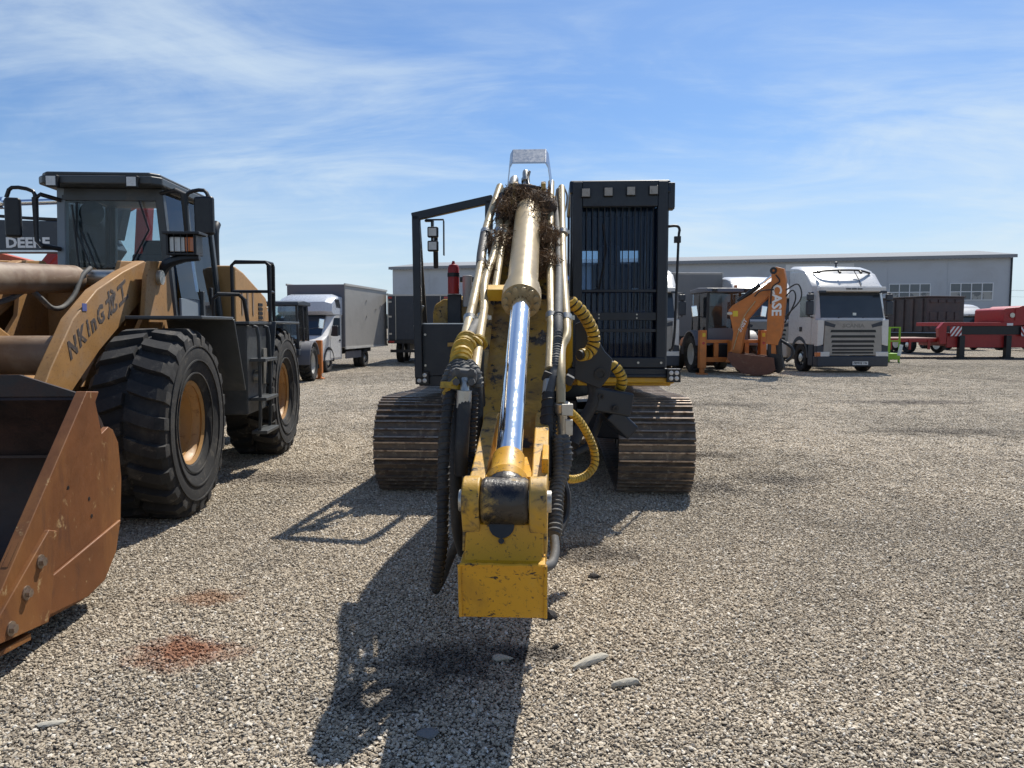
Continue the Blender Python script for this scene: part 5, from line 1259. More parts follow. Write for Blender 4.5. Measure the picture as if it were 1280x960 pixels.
# ------------------------------------------------------------ white tractor unit
def tractor(name, label, loc, rz, detail=True, paint_='white', group=None, visor=True, grille_word=None, plate=None):
    t = thing(name, label, 'truck', loc, rz, group)
    side = [(.06, .98), (.0, 1.84), (.06, 1.92), (.30, 2.78), (.30, 2.96), (.42, 3.05), (.95, 3.42), (1.35, 3.52), (2.25, 3.55), (2.28, .98)]
    m = MB(); W = 1.24
    def sec(w, k): return [Vector((w, y + k * (1 if y < .5 else 0), z)) for (y, z) in side]
    m.loft([sec(-W, .16), sec(-W + .16, .0), sec(W - .16, .0), sec(W, .16)])
    b = m.build('cab', M[paint_], t, .02, 30)
    # roof deflector
    m = MB()
    def dsec(w, f): return [Vector((w, y, 3.30 + (z - 3.30) * f)) for (y, z) in ((.95, 3.40), (1.15, 3.58), (1.7, 3.72), (2.3, 3.78), (2.32, 3.3), (1.2, 3.3))]
    m.loft([dsec(-1.22, .80), dsec(-1.10, .97), dsec(0, 1.02), dsec(1.10, .97), dsec(1.22, .80)]); m.build('roof_deflector', M[paint_], t, .02, 30)
    # windscreen follows the sloping front
    def front_y(z): return .06 + (z - 1.92) / (2.78 - 1.92) * .24
    def sheet(nm, x0, x1, z0, z1, off, mat, parent, th=.02, inset=.0):
        m = MB(); a = [Vector((x0, front_y(z0) - off, z0)), Vector((x1, front_y(z0) - off, z0)), Vector((x1 - inset, front_y(z1) - off, z1)), Vector((x0 + inset, front_y(z1) - off, z1))]
        m.loft([a, [q + Vector((0, th, 0)) for q in a]]); return m.build(nm, M[mat], parent, .008)
    sheet('windscreen', -1.10, 1.10, 1.88, 2.76, .012, 'wind_front', b, .02, .04)
    m = MB(); m.bx(-1.15, 1.15, .02, .30, 2.77, 2.93); m.build('sun_visor', M[paint_], b, .03)
    m = MB(); m.bx(-1.17, -.95, .0, .1, 2.72, 2.80); m.bx(.95, 1.17, .0, .1, 2.72, 2.80); 
    for s_ in (-1, 1):
        mm = MB(); mm.bx(*sorted((s_ * .95, s_ * 1.17)), .0, .1, 2.73, 2.80); mm.build('visor_bracket', M['plastic'], b, .01)
    for k in range(3):
        m = MB(); m.bx(-.26 + k * .2, -.10 + k * .2, -.005, .03, 2.84, 2.875); m.build('marker_lamp', M['black'], b)
    m = MB(); m.prism([(-1.02, .62), (1.02, .62), (.98, 1.80), (-.98, 1.80)], 'y', -.055, .06); fp = m.build('front_panel', M['grille_panel'], t, .02)
    for k, z in enumerate((1.40, 1.22, 1.05, .90)):
        w = .80 - k * .02; m = MB(); m.prism([(-w, z), (w, z), (w - .03, z + .085), (-w + .03, z + .085)], 'y', -.062, -.04); m.build('grille_slot', M['black'], fp)
    for z in (.78, .68):
        m = MB(); m.bx(-.72, .72, -.062, -.04, z, z + .065); m.build('grille_slot', M['black'], fp)
    for s_ in (-1, 1):
        m = MB(); m.prism([(s_ * .62, 1.66), (s_ * 1.0, 1.78), (s_ * 1.0, 1.63), (s_ * .66, 1.56)], 'y', -.066, -.04); m.build('air_inlet', M['plastic'], fp)
        m = MB(); m.prism([(s_ * 1.02, .98), (s_ * 1.245, .92), (s_ * 1.245, 1.84), (s_ * .98, 1.82)], 'y', -.04, .2); m.build('corner_panel', M[paint_], t, .03)
        m = MB(); m.bx(*sorted((s_ * .98, s_ * 1.25)), -.04, .18, .70, .96); m.build('corner_trim', M['plastic'], t, .03)
        m = MB(); m.bx(*sorted((s_ * .80, s_ * 1.245)), -.075, .10, .57, .745); hl = m.build('headlamp', M['lamp'], t, .02)
        if s_ < 0:
            m = MB(); m.bx(-1.25, -1.12, -.079, .12, .58, .735); m.build('indicator', M['amber'], hl, .01)
    m = MB(); m.prism([(-1.24, .24), (1.24, .24), (1.25, .60), (-1.25, .60)], 'y', -.10, .25); bm_ = m.build('bumper', M['plastic'], t, .04)
    if plate:
        m = MB(); m.bx(-.02, .52, -.118, -.103, .30, .42); po = m.build('number_plate', M['plate'], bm_)
        lettering(plate, .095, M['black'], po, (.25, -.119, .36), (R(90), 0, 0), .002)
    if grille_word: lettering(grille_word, .17, M['letter_silver'], fp, (0, -.057, 1.62), (R(90), 0, 0), .008, sx=1.25)
    # doors, windows, mirrors, arches
    for s_ in (-1, 1):
        m = MB(); m.bx(*sorted((s_ * 1.24, s_ * 1.252)), .42, 1.38, 1.0, 2.72); d_ = m.build('door', M[paint_], t, .01)
        m = MB(); m.prism([(.50, 1.92), (1.30, 1.92), (1.30, 2.64), (.62, 2.64)], 'x', *sorted((s_ * 1.253, s_ * 1.262))); m.build('door_window', M['wind_front'], d_, .01)
        m = MB(); m.bx(*sorted((s_ * 1.253, s_ * 1.285)), 1.12, 1.28, 1.42, 1.58); m.build('door_handle', M['black'], d_, .01)
        m = MB(); m.bx(*sorted((s_ * 1.27, s_ * 1.52)), .18, .32, 1.98, 2.46); mr_ = m.build('mirror', M['plastic'], t, .04)
        m = MB(); m.bx(*sorted((s_ * 1.27, s_ * 1.50)), .18, .32, 2.48, 2.70); m.build('wide_mirror', M['plastic'], mr_, .04)
        m = MB(); m.tube([(s_ * 1.22, .40, 2.74), (s_ * 1.40, .28, 2.74), (s_ * 1.40, .28, 1.94), (s_ * 1.22, .40, 1.9)], .025, 6); m.build('mirror_arm', M['plastic'], mr_)
        m = MB(); pts = [(1.30 + .60 * math.cos(a), .52 + .60 * math.sin(a)) for a in [math.pi * k / 10 for k in range(11)]] + [(1.30 + .70 * math.cos(a), .52 + .74 * math.sin(a)) for a in [math.pi * (1 - k / 10) for k in range(11)]]
        m.prism(pts, 'x', *sorted((s_ * .95, s_ * 1.26))); m.build('wheel_arch', M['plastic'], t, .01)
        m = MB(); m.bx(*sorted((s_ * .95, s_ * 1.25)), .25, .62, .26, .98); m.build('entry_step', M['plastic'], t, .02)
        twheel(t, s_ * 1.08, 1.30)
        for dx in (.80, 1.12): twheel(t, s_ * dx, 4.9)
        m = MB(); m.bx(*sorted((s_ * .55, s_ * 1.2)), 2.5, 3.9, .45, 1.0); m.build('fuel_tank', M['offwhite'], t, .06)
        m = MB(); m.bx(*sorted((s_ * .38, s_ * .46)), 1.0, 5.8, .72, .98); m.build('chassis_rail', M['black'], t)
        m = MB(); pts = [(4.9 + .58 * math.cos(a), .5 + .58 * math.sin(a)) for a in [math.pi * (.1 + .8 * k / 10) for k in range(11)]] + [(4.9 + .62 * math.cos(a), .5 + .62 * math.sin(a)) for a in [math.pi * (.9 - .8 * k / 10) for k in range(11)]]
        m.prism(pts, 'x', *sorted((s_ * .62, s_ * 1.27))); m.build('mudguard', M['offwhite'], t)
    m = MB(); m.bx(-1.2, 1.2, 2.29, 2.36, 1.0, 3.4); m.build('cab_back_seal', M['black'], t)
    m = MB(); m.bx(-.9, .9, .5, 1.2, 1.3, 1.86); m.build('seat_block', M['int'], t)
    if detail:
        m = MB(); m.tube([(-1.0, .95, 3.45), (-.6, .80, 3.52), (.5, .80, 3.54), (1.05, .95, 3.45)], .035, 6, 4); rl = m.build('lamp_bar', M['black'], t)
        for k in range(3):
            m = MB(); m.cyl((-.9 + k * .75, .78, 3.50), (-.9 + k * .75, .68, 3.44), .045, n=10); m.build('horn', M['black'], rl)
        m = MB(); m.tube([(.42, .86, 3.54), (.48, .7, 3.30), (.44, .42, 3.08), (.40, .28, 2.94)], .014, 6, 4); m.build('roof_cable', M['black'], t)
        m = MB(); m.ball((.2, 1.7, 3.86), .08, 10, 6, (1, 1, .6)); m.cyl((.2, 1.7, 3.6), (.2, 1.7, 3.86), .03, n=8); m.build('roof_beacon', M['plastic'], t)
        for x in (-.5, .35):
            m = MB(); m.tube([(x, .04, 1.88), (x + .25, .075, 1.95), (x + .62, .09, 1.98)], .014, 6); m.build('wiper', M['black'], b)
        m = MB(); m.bx(.02, .14, .055, .065, 1.97, 2.06); m.build('windscreen_card', M['palegreen'], b)
    return t
tractor('tractor_unit', 'white tractor unit with dark bumper and six-slot grille beside the orange backhoe', (11.5, 26.0, 0), 3.8, True, 'white', None, True, 'SCANIA', 'P899XE 196')
tractor('tractor_unit', 'white tractor unit half hidden behind the orange backhoe boom', (10.6, 32.0, 0), 3, False)
tractor('tractor_unit', 'white truck cab standing between the dark tipper body and the red trailer', (31.0, 52.0, 0), 1, False).scale = (.83, .83, .83)
# truck whose flank shows beside the excavator cab
tractor('tractor_unit', 'white truck cab mostly hidden by the excavator cab, dark mirrors showing', (4.5, 26.4, 0), 2, False)

# ------------------------------------------------------------ box trailers
def box_trailer(name, label, loc, rz, W, L, z0, z1, mat, doors=None, front=None, wheels=(), group=None, legs=False):
    t = thing(name, label, 'trailer', loc, rz, group)
    m = MB(); m.bx(-W / 2, W / 2, 0, L, z0, z1); b = m.build('box_body', M[mat], t, .03)
    m = MB(); m.bx(-W / 2 - .015, W / 2 + .015, -.02, L + .02, z0 - .12, z0 + .02); m.build('floor_rail', M['black'], t)
    for (x, z) in ((-W / 2, z1), (W / 2, z1)):
        mm = MB(); mm.bx(x - .035, x + .035, -.02, L + .02, z - .05, z + .035); mm.build('top_rail', M['offwhite'], b)
    for s_ in (-1, 1):
        m = MB(); m.bx(*sorted((s_ * .4, s_ * .5)), .2, L - .2, z0 - .4, z0 - .12); m.build('chassis_rail', M['black'], t)
    if doors:
        for s_ in (-1, 1):
            m = MB(); m.bx(*sorted((s_ * .02, s_ * (W / 2 - .06))), -.04, -.005, z0 + .05, z1 - .08); d_ = m.build('door', M[doors], t, .01)
            for q in (.12, W / 2 - .35):
                m = MB(); m.tube([(s_ * q, -.07, z0 + .02), (s_ * q, -.07, z1 - .08)], .02, 6); m.build('lock_rod', M['zinc'], d_)
            for z in (z0 + .25, (z0 + z1) / 2, z1 - .35):
                m = MB(); m.bx(*sorted((s_ * (W / 2 - .18), s_ * (W / 2 - .02))), -.06, -.042, z, z + .07); m.build('hinge', M['zinc'], d_)
            m = MB(); m.bx(*sorted((s_ * (W / 2 - .20), s_ * (W / 2 - .03))), -.065, -.02, z1 - .19, z1 - .10); m.build('marker_lamp', M['redlens'], t)
            m = MB(); m.bx(*sorted((s_ * (W / 2 - .28), s_ * (W / 2 - .03))), -.05, -.01, z0 - .09, z0 - .01); m.build('tail_lamp', M['redlens'], t)
        m = MB(); m.bx(-W / 2, W / 2, -.06, .0, z1 - .075, z1 - .01); m.build('door_header', M['offwhite'], t)
        for s_ in (-1, 1):
            m = MB(); m.bx(*sorted((s_ * (W / 2 - .05), s_ * W / 2)), -.055, .0, z0, z1 - .08); m.build('door_post', M['offwhite'], t)
        m = MB(); m.bx(-W / 2 + .1, W / 2 - .1, -.02, .06, .50, .62); m.bx(-.7, -.62, 0, .08, .6, z0 - .1); m.bx(.62, .7, 0, .08, .6, z0 - .1); m.build('underrun_bar', M['black'], t)
    if front:
        m = MB(); m.bx(-W / 2 + .02, W / 2 - .02, -.035, -.002, z0 + .02, z1 - .06); m.build('front_panel', M[front], t, .01)
    for y in wheels:
        for s_ in (-1, 1): twheel(t, s_ * (W / 2 - .2), y)
    if legs:
        for s_ in (-1, 1):
            m = MB(); m.bx(*sorted((s_ * .7, s_ * .85)), 1.8, 1.95, 0, z0 - .1); m.build('landing_leg', M['black'], t)
    return t
box_trailer('box_trailer', 'dark box trailer with closed rear doors and red lamps beside the silver box van', (-3.95, 32.5, 0), -2, 2.6, 7, 1.0, 2.95, 'grey_dark' if 'grey_dark' in M else 'plastic', 'plastic', None, (2.0, 3.3))
box_trailer('box_trailer', 'tall grey tarpaulin semi-trailer behind the excavator cab', (8.0, 34.0, 0), 2, 2.55, 11, 1.15, 3.95, 'trailer_grey', None, 'trailer_grey', (7.5, 8.8), None, True)
box_trailer('box_trailer', 'white box trailer showing its roof edge behind the orange boom', (12.0, 41.0, 0), 3, 2.5, 9, 1.1, 4.05, 'offwhite', None, 'offwhite', (6.5, 7.8), None, True)

# ------------------------------------------------------------ box van
BV = thing('box_van', 'white light truck with sleeper fairing and long silver box body', 'truck', (-7.4, 25.9, 0), -7.5)
m = MB()
cp = [(.0, .42), (-.02, .95), (.10, 1.12), (.55, 1.28), (1.22, 1.98), (1.9, 2.08), (2.05, 2.08), (2.05, .42)]
def vsec(w, k): return [Vector((w, y + k, z)) for (y, z) in cp]
m.loft([[Vector((-.99, min(y + .18, 2.05), z)) for y, z in cp], [Vector((-.80, y, z)) for y, z in cp], [Vector((.80, y, z)) for y, z in cp], [Vector((.99, min(y + .18, 2.05), z)) for y, z in cp]])
bc = m.build('cab', M['white'], BV, .03, 30)
m = MB(); a = [Vector((-.80, .56, 1.30)), Vector((.80, .56, 1.30)), Vector((.74, 1.19, 1.97)), Vector((-.74, 1.19, 1.97))]; m.loft([[q + Vector((0, -.02, .015)) for q in a], a]); m.build('windscreen', M['wind_front'], bc)
m = MB(); fa = [(1.1, 2.0), (.95, 2.12), (1.02, 2.45), (1.3, 2.66), (1.7, 2.74), (2.25, 2.74), (2.25, 2.0)]
m.loft([[Vector((-1.0, y + .12 * (y < 2), 2.0 + (z - 2) * .86)) for y, z in fa], [Vector((-.75, y, z)) for y, z in fa], [Vector((.75, y, z)) for y, z in fa], [Vector((1.0, y + .12 * (y < 2), 2.0 + (z - 2) * .86)) for y, z in fa]]); sf = m.build('sleeper_fairing', M['van_blue'] if 'van_blue' in M else M['white'], BV, .03, 30)
m = MB(); m.prism([(1.5, 2.25), (1.95, 2.25), (1.8, 2.55), (1.35, 2.55)], 'x', .985, 1.0); m.build('fairing_vent', M['black'], sf)
for s_ in (-1, 1):
    m = MB(); m.prism([(.95, 1.28), (1.85, 1.28), (1.85, 1.90), (1.30, 1.90)], 'x', *sorted((s_ * .992, s_ * 1.0))); m.build('door_window', M['wind_front'], bc)
    m = MB(); m.bx(*sorted((s_ * .993, s_ * 1.004)), .88, 1.95, .50, 1.26); d_ = m.build('door', M['white'], bc, .01)
    m = MB(); m.bx(*sorted((s_ * 1.0, s_ * 1.02)), 1.72, 1.88, 1.08, 1.13); m.build('handle', M['black'], d_)
    m = MB(); m.bx(*sorted((s_ * 1.05, s_ * 1.27)), .88, 1.0, 1.26, 1.62); m.build('mirror', M['black'], BV, .03)
    m = MB(); m.bx(*sorted((s_ * .45, s_ * .88)), -.03, .2, .80, 1.02); m.build('headlamp', M['lamp'], BV, .03)
    twheel(BV, s_ * .88, .75, .36, TR, .22)
    for dx in (.72, .94): twheel(BV, s_ * dx, 4.6, .36, TR, .2)
    m = MB(); pts = [(.75 + .42 * math.cos(a), .38 + .42 * math.sin(a)) for a in [math.pi * k / 10 for k in range(11)]] + [(.75 + .5 * math.cos(a), .38 + .52 * math.sin(a)) for a in [math.pi * (1 - k / 10) for k in range(11)]]
    m.prism(pts, 'x', *sorted((s_ * .7, s_ * 1.005))); m.build('wheel_arch', M['black'], BV, .01)
    m = MB(); m.bx(*sorted((s_ * .3, s_ * .4)), 1.5, 7.2, .55, .75); m.build('chassis_rail', M['black'], BV)
    m = MB(); m.bx(*sorted((s_ * .98, s_ * 1.02)), 2.4, 4.1, .42, .68); m.build('side_guard', M['grey_panel'], BV)
m = MB(); m.bx(-.95, .95, -.06, .12, .30, .60); m.build('bumper', M['plastic'], BV, .05)
m = MB(); m.bx(-.40, .40, -.04, .05, .72, .96); m.build('grille', M['black'], BV, .02)
m = MB(); m.bx(-1.1, 1.1, 2.15, 7.3, .82, 3.12); bb = m.build('box_body', M['silver_panel'], BV, .02)
m = MB(); m.bx(-1.08, 1.08, 2.12, 2.149, .84, 3.10); m.build('front_panel', M['grey_panel'], bb, .01)  # dark grey puts the shade of this silver box's front into its colour
for z in (.82, 3.12):
    for x in (-1.1, 1.1):
        m = MB(); m.bx(x - .03, x + .03, 2.13, 7.32, z - .045, z + .03); m.build('corner_rail', M['offwhite'], bb)
for (y, z) in ((4.6, 2.6), (6.4, 2.45), (4.6, 2.0), (6.4, 1.9), (5.8, 2.3), (6.9, 1.2)):
    m = MB(); m.box((1.102, y, z), (.012, .22, .06), (0, 0, .3)); m.build('dent_strap', M['silver_panel'], bb, .005)

# ------------------------------------------------------------ backhoe loaders
BT = make_tyre(.66, .42, .36, 16, .06, .36, 40).mesh('tyre', 30); BT.materials.append(M['tyre'])
BR = {s_: make_rim(.36, .42, s_).mesh('rim', 30) for s_ in (-1, 1)}
for v in BR.values(): v.materials.append(M['offwhite'])
def backhoe(label, loc, rz, scale, raised, body, roofm):
    t = thing('backhoe_loader', label, 'backhoe', loc, rz, None, scale)
    for s_ in (-1, 1):
        wheel(t, BT, BR[s_], (s_ * .88, 1.05, .655), .3 * s_)
        twheel(t, s_ * .82, 3.15, .45, TRD, .3)
        m = MB(); pts = [(1.05 + .74 * math.cos(a), .68 + .74 * math.sin(a)) for a in [math.pi * (-.02 + .9 * k / 12) for k in range(13)]] + [(1.05 + .78 * math.cos(a), .68 + .79 * math.sin(a)) for a in [math.pi * (.88 - .9 * k / 12) for k in range(13)]]
        m.prism(pts, 'x', *sorted((s_ * .62, s_ * 1.12))); m.build('fender', M['grey_panel'], t, .01)
        # stabiliser: upright box leg with foot
        m = MB(); m.bx(*sorted((s_ * .92, s_ * 1.14)), -.14, .10, .22, 1.48); st = m.build('stabiliser', M['orange'], t, .02)
        m = MB(); m.bx(*sorted((s_ * .96, s_ * 1.10)), -.09, .05, .06, .24); m.bx(*sorted((s_ * .88, s_ * 1.18)), -.2, .16, .0, .06); m.build('foot', M['orange'], st, .01)
        m = MB(); m.bx(*sorted((s_ * .97, s_ * 1.07)), -.146, -.141, 1.26, 1.38); m.build('sticker', M['sticker'], st)
        m = MB(); m.cyl((s_ * 1.03, -.141, 1.05), (s_ * 1.03, -.15, 1.05), .045, n=14); m.build('tail_lamp', M['redlens'], st)
        m = MB(); m.tube([(s_ * .80, .5, 1.9), (s_ * 1.05, .35, 1.95), (s_ * 1.16, .3, 2.05)], .015, 6); mr_ = m.build('mirror_arm', M['black'], t)
        m = MB(); m.box((s_ * 1.2, .3, 2.1), (.2, .05, .36), (0, .15 * s_, 0)); m.build('mirror', M['mirror_glass'], mr_, .02)
    m = MB(); m.bx(-1.05, 1.05, .0, .16, .42, .58); m.bx(-1.05, 1.05, .0, .16, 1.05, 1.16); m.bx(-.6, -.45, .02, .14, .58, 1.05); m.bx(.45, .6, .02, .14, .58, 1.05); m.build('rear_frame', M['orange' if raised else 'black'], t, .015)
    m = MB(); m.bx(-.5, .5, .2, 3.3, .5, 1.0); m.build('chassis', M['black'], t, .03)
    m = MB(); m.prism([(2.1, .95), (3.55, .9), (3.55, 1.3), (2.1, 1.62)], 'x', -.42, .42); m.build('hood', M[body], t, .05)
    c = node('cab', t)
    m = MB(); m.bx(-.78, .78, .35, 1.95, .98, 1.18)
    m.build('cab_floor', M[body], c, .02)
    for (x, y) in ((-.74, .40), (.74, .40), (-.74, 1.85), (.74, 1.85), (-.76, 1.15), (.76, 1.15)):
        m = MB(); bar(m, (x, y, 1.1), (x * .93, y, 2.74), .075, .075, (0, 1, 0)); m.build('pillar', M['black'], c, .01)
    m = MB(); m.prism([(.2, 2.74), (2.02, 2.74), (2.0, 2.86), (1.2, 2.92), (.28, 2.88)], 'x', -.80, .80); m.build('roof', M[roofm], c, .03)
    m = MB(); m.bx(-.70, .70, .375, .381, 1.55, 2.72); m.build('rear_window', M['glass_clear'], c)
    m = MB(); m.bx(-.70, .70, 1.87, 1.876, 1.2, 2.72); m.build('windscreen', M['glass_clear'], c)
    for s_ in (-1, 1):
        m = MB(); m.bx(*sorted((s_ * .735, s_ * .741)), .44, 1.11, 1.2, 2.72); m.build('door_window', M['glass'], c)
        m = MB(); m.bx(*sorted((s_ * .735, s_ * .741)), 1.19, 1.82, 1.2, 2.72); m.build('side_window', M['glass'], c)
        m = MB(); m.box((s_ * .55, .2, 2.80), (.16, .08, .1)); m.build('work_light', M['black'], c, .01)
    m = MB(); m.bx(-.70, .70, .36, .40, 1.15, 1.54); m.build('rear_panel', M[body], c, .01)
    m = MB(); m.box((-.1, 1.1, 1.55), (.5, .5, .15)); m.box((-.1, 1.32, 1.95), (.48, .13, .7)); m.build('seat', M['seat_orange'] if raised else M['seat'], c, .04)
    m = MB(); m.tube([(-.1 + .2 * math.cos(2 * math.pi * k / 16), 1.6, 1.85 + .2 * math.sin(2 * math.pi * k / 16)) for k in range(17)], .015, 6); m.build('steering_wheel', M['black'], c)
    m = MB(); m.cyl((.45, .9, 2.90), (.45, .9, 3.02), .07, .055, n=14); m.build('beacon', M['amber'], c)
    # loader bucket at the far end
    m = MB(); m.prism([(3.7, .1), (4.6, .08), (4.62, .12), (3.95, .2), (3.8, .5), (3.9, .9), (3.8, .92), (3.66, .5)], 'x', -1.12, 1.12); m.build('front_bucket', M['brown_bucket'], t, .01)
    for s_ in (-1, 1):
        m = MB(); m.prism([(2.0, 1.25), (2.1, 1.4), (3.2, 1.15), (3.8, .55), (3.7, .42), (3.1, .95)], 'x', *sorted((s_ * .55, s_ * .68))); m.build('loader_arm', M[body] if not raised else M['orange'], t, .02)
    # king post and boom
    m = MB(); m.bx(-.16, .16, -.34, .04, .44, 1.14); kp = m.build('king_post', M['orange'], t, .04)
    if raised:
        fixed = set(t.children)
        # slewed sideways: boom, dipper and bucket lie in a plane turned towards +x
        def ux(x, z, y=0): return (x, y, z)
        bo = [(-.08, .42), (.22, .42), (.42, .78), (.50, 1.35), (.62, 1.85), (1.05, 2.35), (1.48, 2.75), (1.52, 3.02), (1.30, 3.02), (.70, 2.62), (.12, 2.28), (-.02, 2.12), (.06, 1.85), (.16, 1.4), (.10, .9)]
        m = MB(); m.prism(bo, 'y', -.46, -.24); bm_ = m.build('backhoe_boom', M['orange'], t, .02)
        lettering('570ST', .17, M['letterwhite'], bm_, (.46, -.465, 1.62), (R(90), R(-62), 0), .004, .2)
        m = MB(); m.bx(.14, .30, -.466, -.462, 1.92, 2.10); m.build('sticker', M['sticker'], bm_)
        m = MB(); m.ball((.03, -.462, 2.02), .07, 10, 6, (1.3, .15, .8)); m.build('badge', M['zinc'], bm_)
        m = MB(); m.tube([(.18, -.48, .85), (.30, -.48, 1.3), (.50, -.48, 1.9), (.85, -.48, 2.4)], .016, 6, 4); m.build('hydraulic_pipe', M['gold_pipe'], bm_)
        m = MB(); m.cyl((.28, -.35, 2.42), (.95, -.35, 2.92), .075, n=14); dcy = m.build('dipper_cylinder', M['black'], t)
        m = MB(); m.cyl((.9, -.35, 2.88), (1.42, -.35, 3.28), .04, n=12); m.build('piston_rod', M['chrome'], dcy)
        di = [(1.24, 1.05), (1.62, 1.0), (1.74, 1.6), (1.80, 2.4), (1.80, 3.05), (1.72, 3.40), (1.50, 3.46), (1.34, 3.38), (1.36, 3.1), (1.30, 2.7), (1.26, 1.9)]
        m = MB(); m.prism(di, 'y', -.60, -.38); dp_ = m.build('dipper', M['orange'], t, .02)
        lettering('CASE', .40, M['letterwhite'], dp_, (1.53, -.605, 2.42), (R(90), R(90), 0), .012, 0, sx=1.05)
        m = MB(); m.ring((1.42, -.62, 3.34), (0, 1, 0), .04, .11, .26, 16); m.build('pivot_boss', M['black'], dp_)
        m = MB(); m.cyl((1.35, -.5, 1.25), (1.35, -.5, .55), .08, n=12); m.cyl((1.6, -.5, 1.2), (1.66, -.5, .42), .10, n=12); m.build('bucket_cylinder', M['black'], t)
        m = MB(); m.prism([(1.28, 1.05), (1.62, 1.05), (1.66, .5), (1.5, .3), (1.34, .5)], 'y', -.56, -.42); m.build('dipper_tip', M['orange'], t, .02)
        # bucket: curved shell between two cheeks
        bk = node('backhoe_bucket', t)
        cur = [(1.55, .62), (1.25, .66), (.55, .72), (.12, .78), (.08, .60), (.25, .34), (.55, .12), (.95, .04), (1.35, .08), (1.60, .24)]
        for (y0, y1) in ((-.82, -.79), (-.17, -.14)):
            m = MB(); m.prism(cur, 'y', y0, y1); m.build('cheek', M['brown_bucket'], bk, .006)
        sh = cur[3:]
        m = MB(); m.loft([[Vector((x, y, z)) for y, (x, z) in ((yy, p) for p in sh)] + [Vector((.9 + (x - .9) * .95, yy, .42 + (z - .42) * .93)) for (x, z) in reversed(sh)] for yy in (-.80, -.16)]); m.build('shell', M['brown_bucket'], bk, 0, 30)
        m = MB(); m.prism([(1.35, .75), (1.72, .72), (1.80, .30), (1.66, .12), (1.42, .2)], 'y', -.60, -.36); m.build('coupler', M['black'], bk, .02)
        m = MB(); m.tube([(1.62, -.5, 1.2), (2.0, -.5, .95), (2.05, -.5, .7), (1.85, -.5, .5)], .05, 8, 4); m.build('bucket_link', M['black'], t)
        for (pts) in ([(1.45, -.62, 2.75), (1.05, -.62, 2.72), (.85, -.58, 2.55)], [(1.75, -.55, 2.7), (2.15, -.55, 2.9), (2.25, -.55, 2.45), (1.8, -.55, 1.9)], [(1.76, -.52, 2.5), (2.0, -.52, 2.72), (2.08, -.52, 2.4), (1.78, -.52, 1.7)], [(1.5, -.62, 3.2), (1.62, -.64, 3.0), (1.40, -.64, 2.8), (1.36, -.62, 2.3)]):
            m = MB(); m.tube(pts, .022, 6, 6); m.build('hydraulic_hose', M['rubber'], t)
        for ch in t.children:
            if ch not in fixed: ch.rotation_euler = (0, 0, R(-38))
    else:
        m = MB(); m.prism([(.0, .55), (-.1, 1.0), (.7, 1.5), (1.7, 1.3), (1.8, 1.0), (.9, 1.15)], 'y', -.46, -.24); bm_ = m.build('backhoe_boom', M['orange'], t, .02)
        m = MB(); m.prism([(1.9, 1.4), (1.6, 1.35), (1.7, .5), (1.9, .3), (2.1, .5)], 'y', -.5, -.3); m.build('dipper', M['orange'], t, .02)
        m = MB(); m.prism([(2.1, .5), (1.7, .5), (1.4, .25), (1.6, .02), (2.2, .04), (2.4, .3)], 'y', -.7, -.1); m.build('backhoe_bucket', M['brown_bucket'], t, .02)
    return t
backhoe('orange backhoe loader with raised lettered boom, seen from behind next to the white tractor unit', (7.30, 25.5, 0), 6, 1.0, True, 'grey_panel', 'grey_panel')
backhoe('small dark backhoe loader with orange stabiliser leg standing beyond the wheel loader rear tyre', (-6.65, 23.2, 0), 181, .80, False, 'plastic', 'plastic')

# ------------------------------------------------------------ dark tipper body, red low loader, green frame
TP = thing('tipper_trailer', 'dark rusty ribbed tipper trailer parked in front of the warehouse', 'trailer', (25.3, 45.0, 0), 14)
m = MB(); m.bx(-1.3, 1.3, 0, 7.5, 1.25, 3.28); tb = m.build('tipper_body', M['dump'], TP, .03)
for j, (z0_, z1_) in enumerate(((1.40, 1.85), (1.95, 2.45), (2.98, 3.16))):
    for i in range(4):
        x = -1.12 + i * .58; mm = MB(); mm.bx(x, x + .44, -.05, -.003, z0_, z1_); mm.build('front_rib', M['dump'], tb, .01)
for k in range(10):
    m = MB(); m.bx(-1.40, -1.302, .25 + k * .75, .45 + k * .75, 1.3, 3.2); m.build('side_rib', M['dump'], tb, .02)
m = MB(); m.bx(-1.40, 1.34, -.06, 7.55, 3.285, 3.37); m.build('top_rim', M['dump'], tb, .02)
for s_ in (-1, 1):
    m = MB(); m.bx(*sorted((s_ * .4, s_ * .52)), -.6, 7.4, .85, 1.2); m.build('chassis_rail', M['black'], TP)
    for y in (1.6, 5.0, 6.3): twheel(TP, s_ * 1.05, y)
RL = thing('low_loader_trailer', 'red low-loader trailer with gooseneck and striped warning boards', 'trailer', (22.75, 38.0, 0), 0)
m = MB(); m.prism([(-.1, .55), (4.75, .55), (4.75, 1.05), (-.1, 1.05)], 'y', -.1, .1); 
m.v = []; m.f = []
m.prism([(-1.2, .62), (3.2, .62), (3.25, .85), (-1.2, .85)], 'y', .3, 2.8); m.build('gooseneck_floor', M['red'], RL, .03)
m = MB(); m.bx(-1.35, 1.95, .0, 2.8, 1.62, 1.80); m.build('gooseneck_deck', M['red'], RL, .02)
m = MB(); m.prism([(-1.62, .72), (-1.3, .72), (-1.3, 1.8), (-1.45, 1.8), (-1.72, 1.5)], 'y', -.02, .25); m.build('ramp_end', M['red'], RL, .02)
m = MB(); m.bx(-1.2, 3.0, .12, .28, .55, 1.28); m.build('cross_beam', M['red'], RL, .02)
m = MB(); m.bx(-.7, 2.4, .05, .12, 1.2, 1.62); m.build('painted_shade_panel', M['black'], RL)  # black panel standing in for the shade below the deck
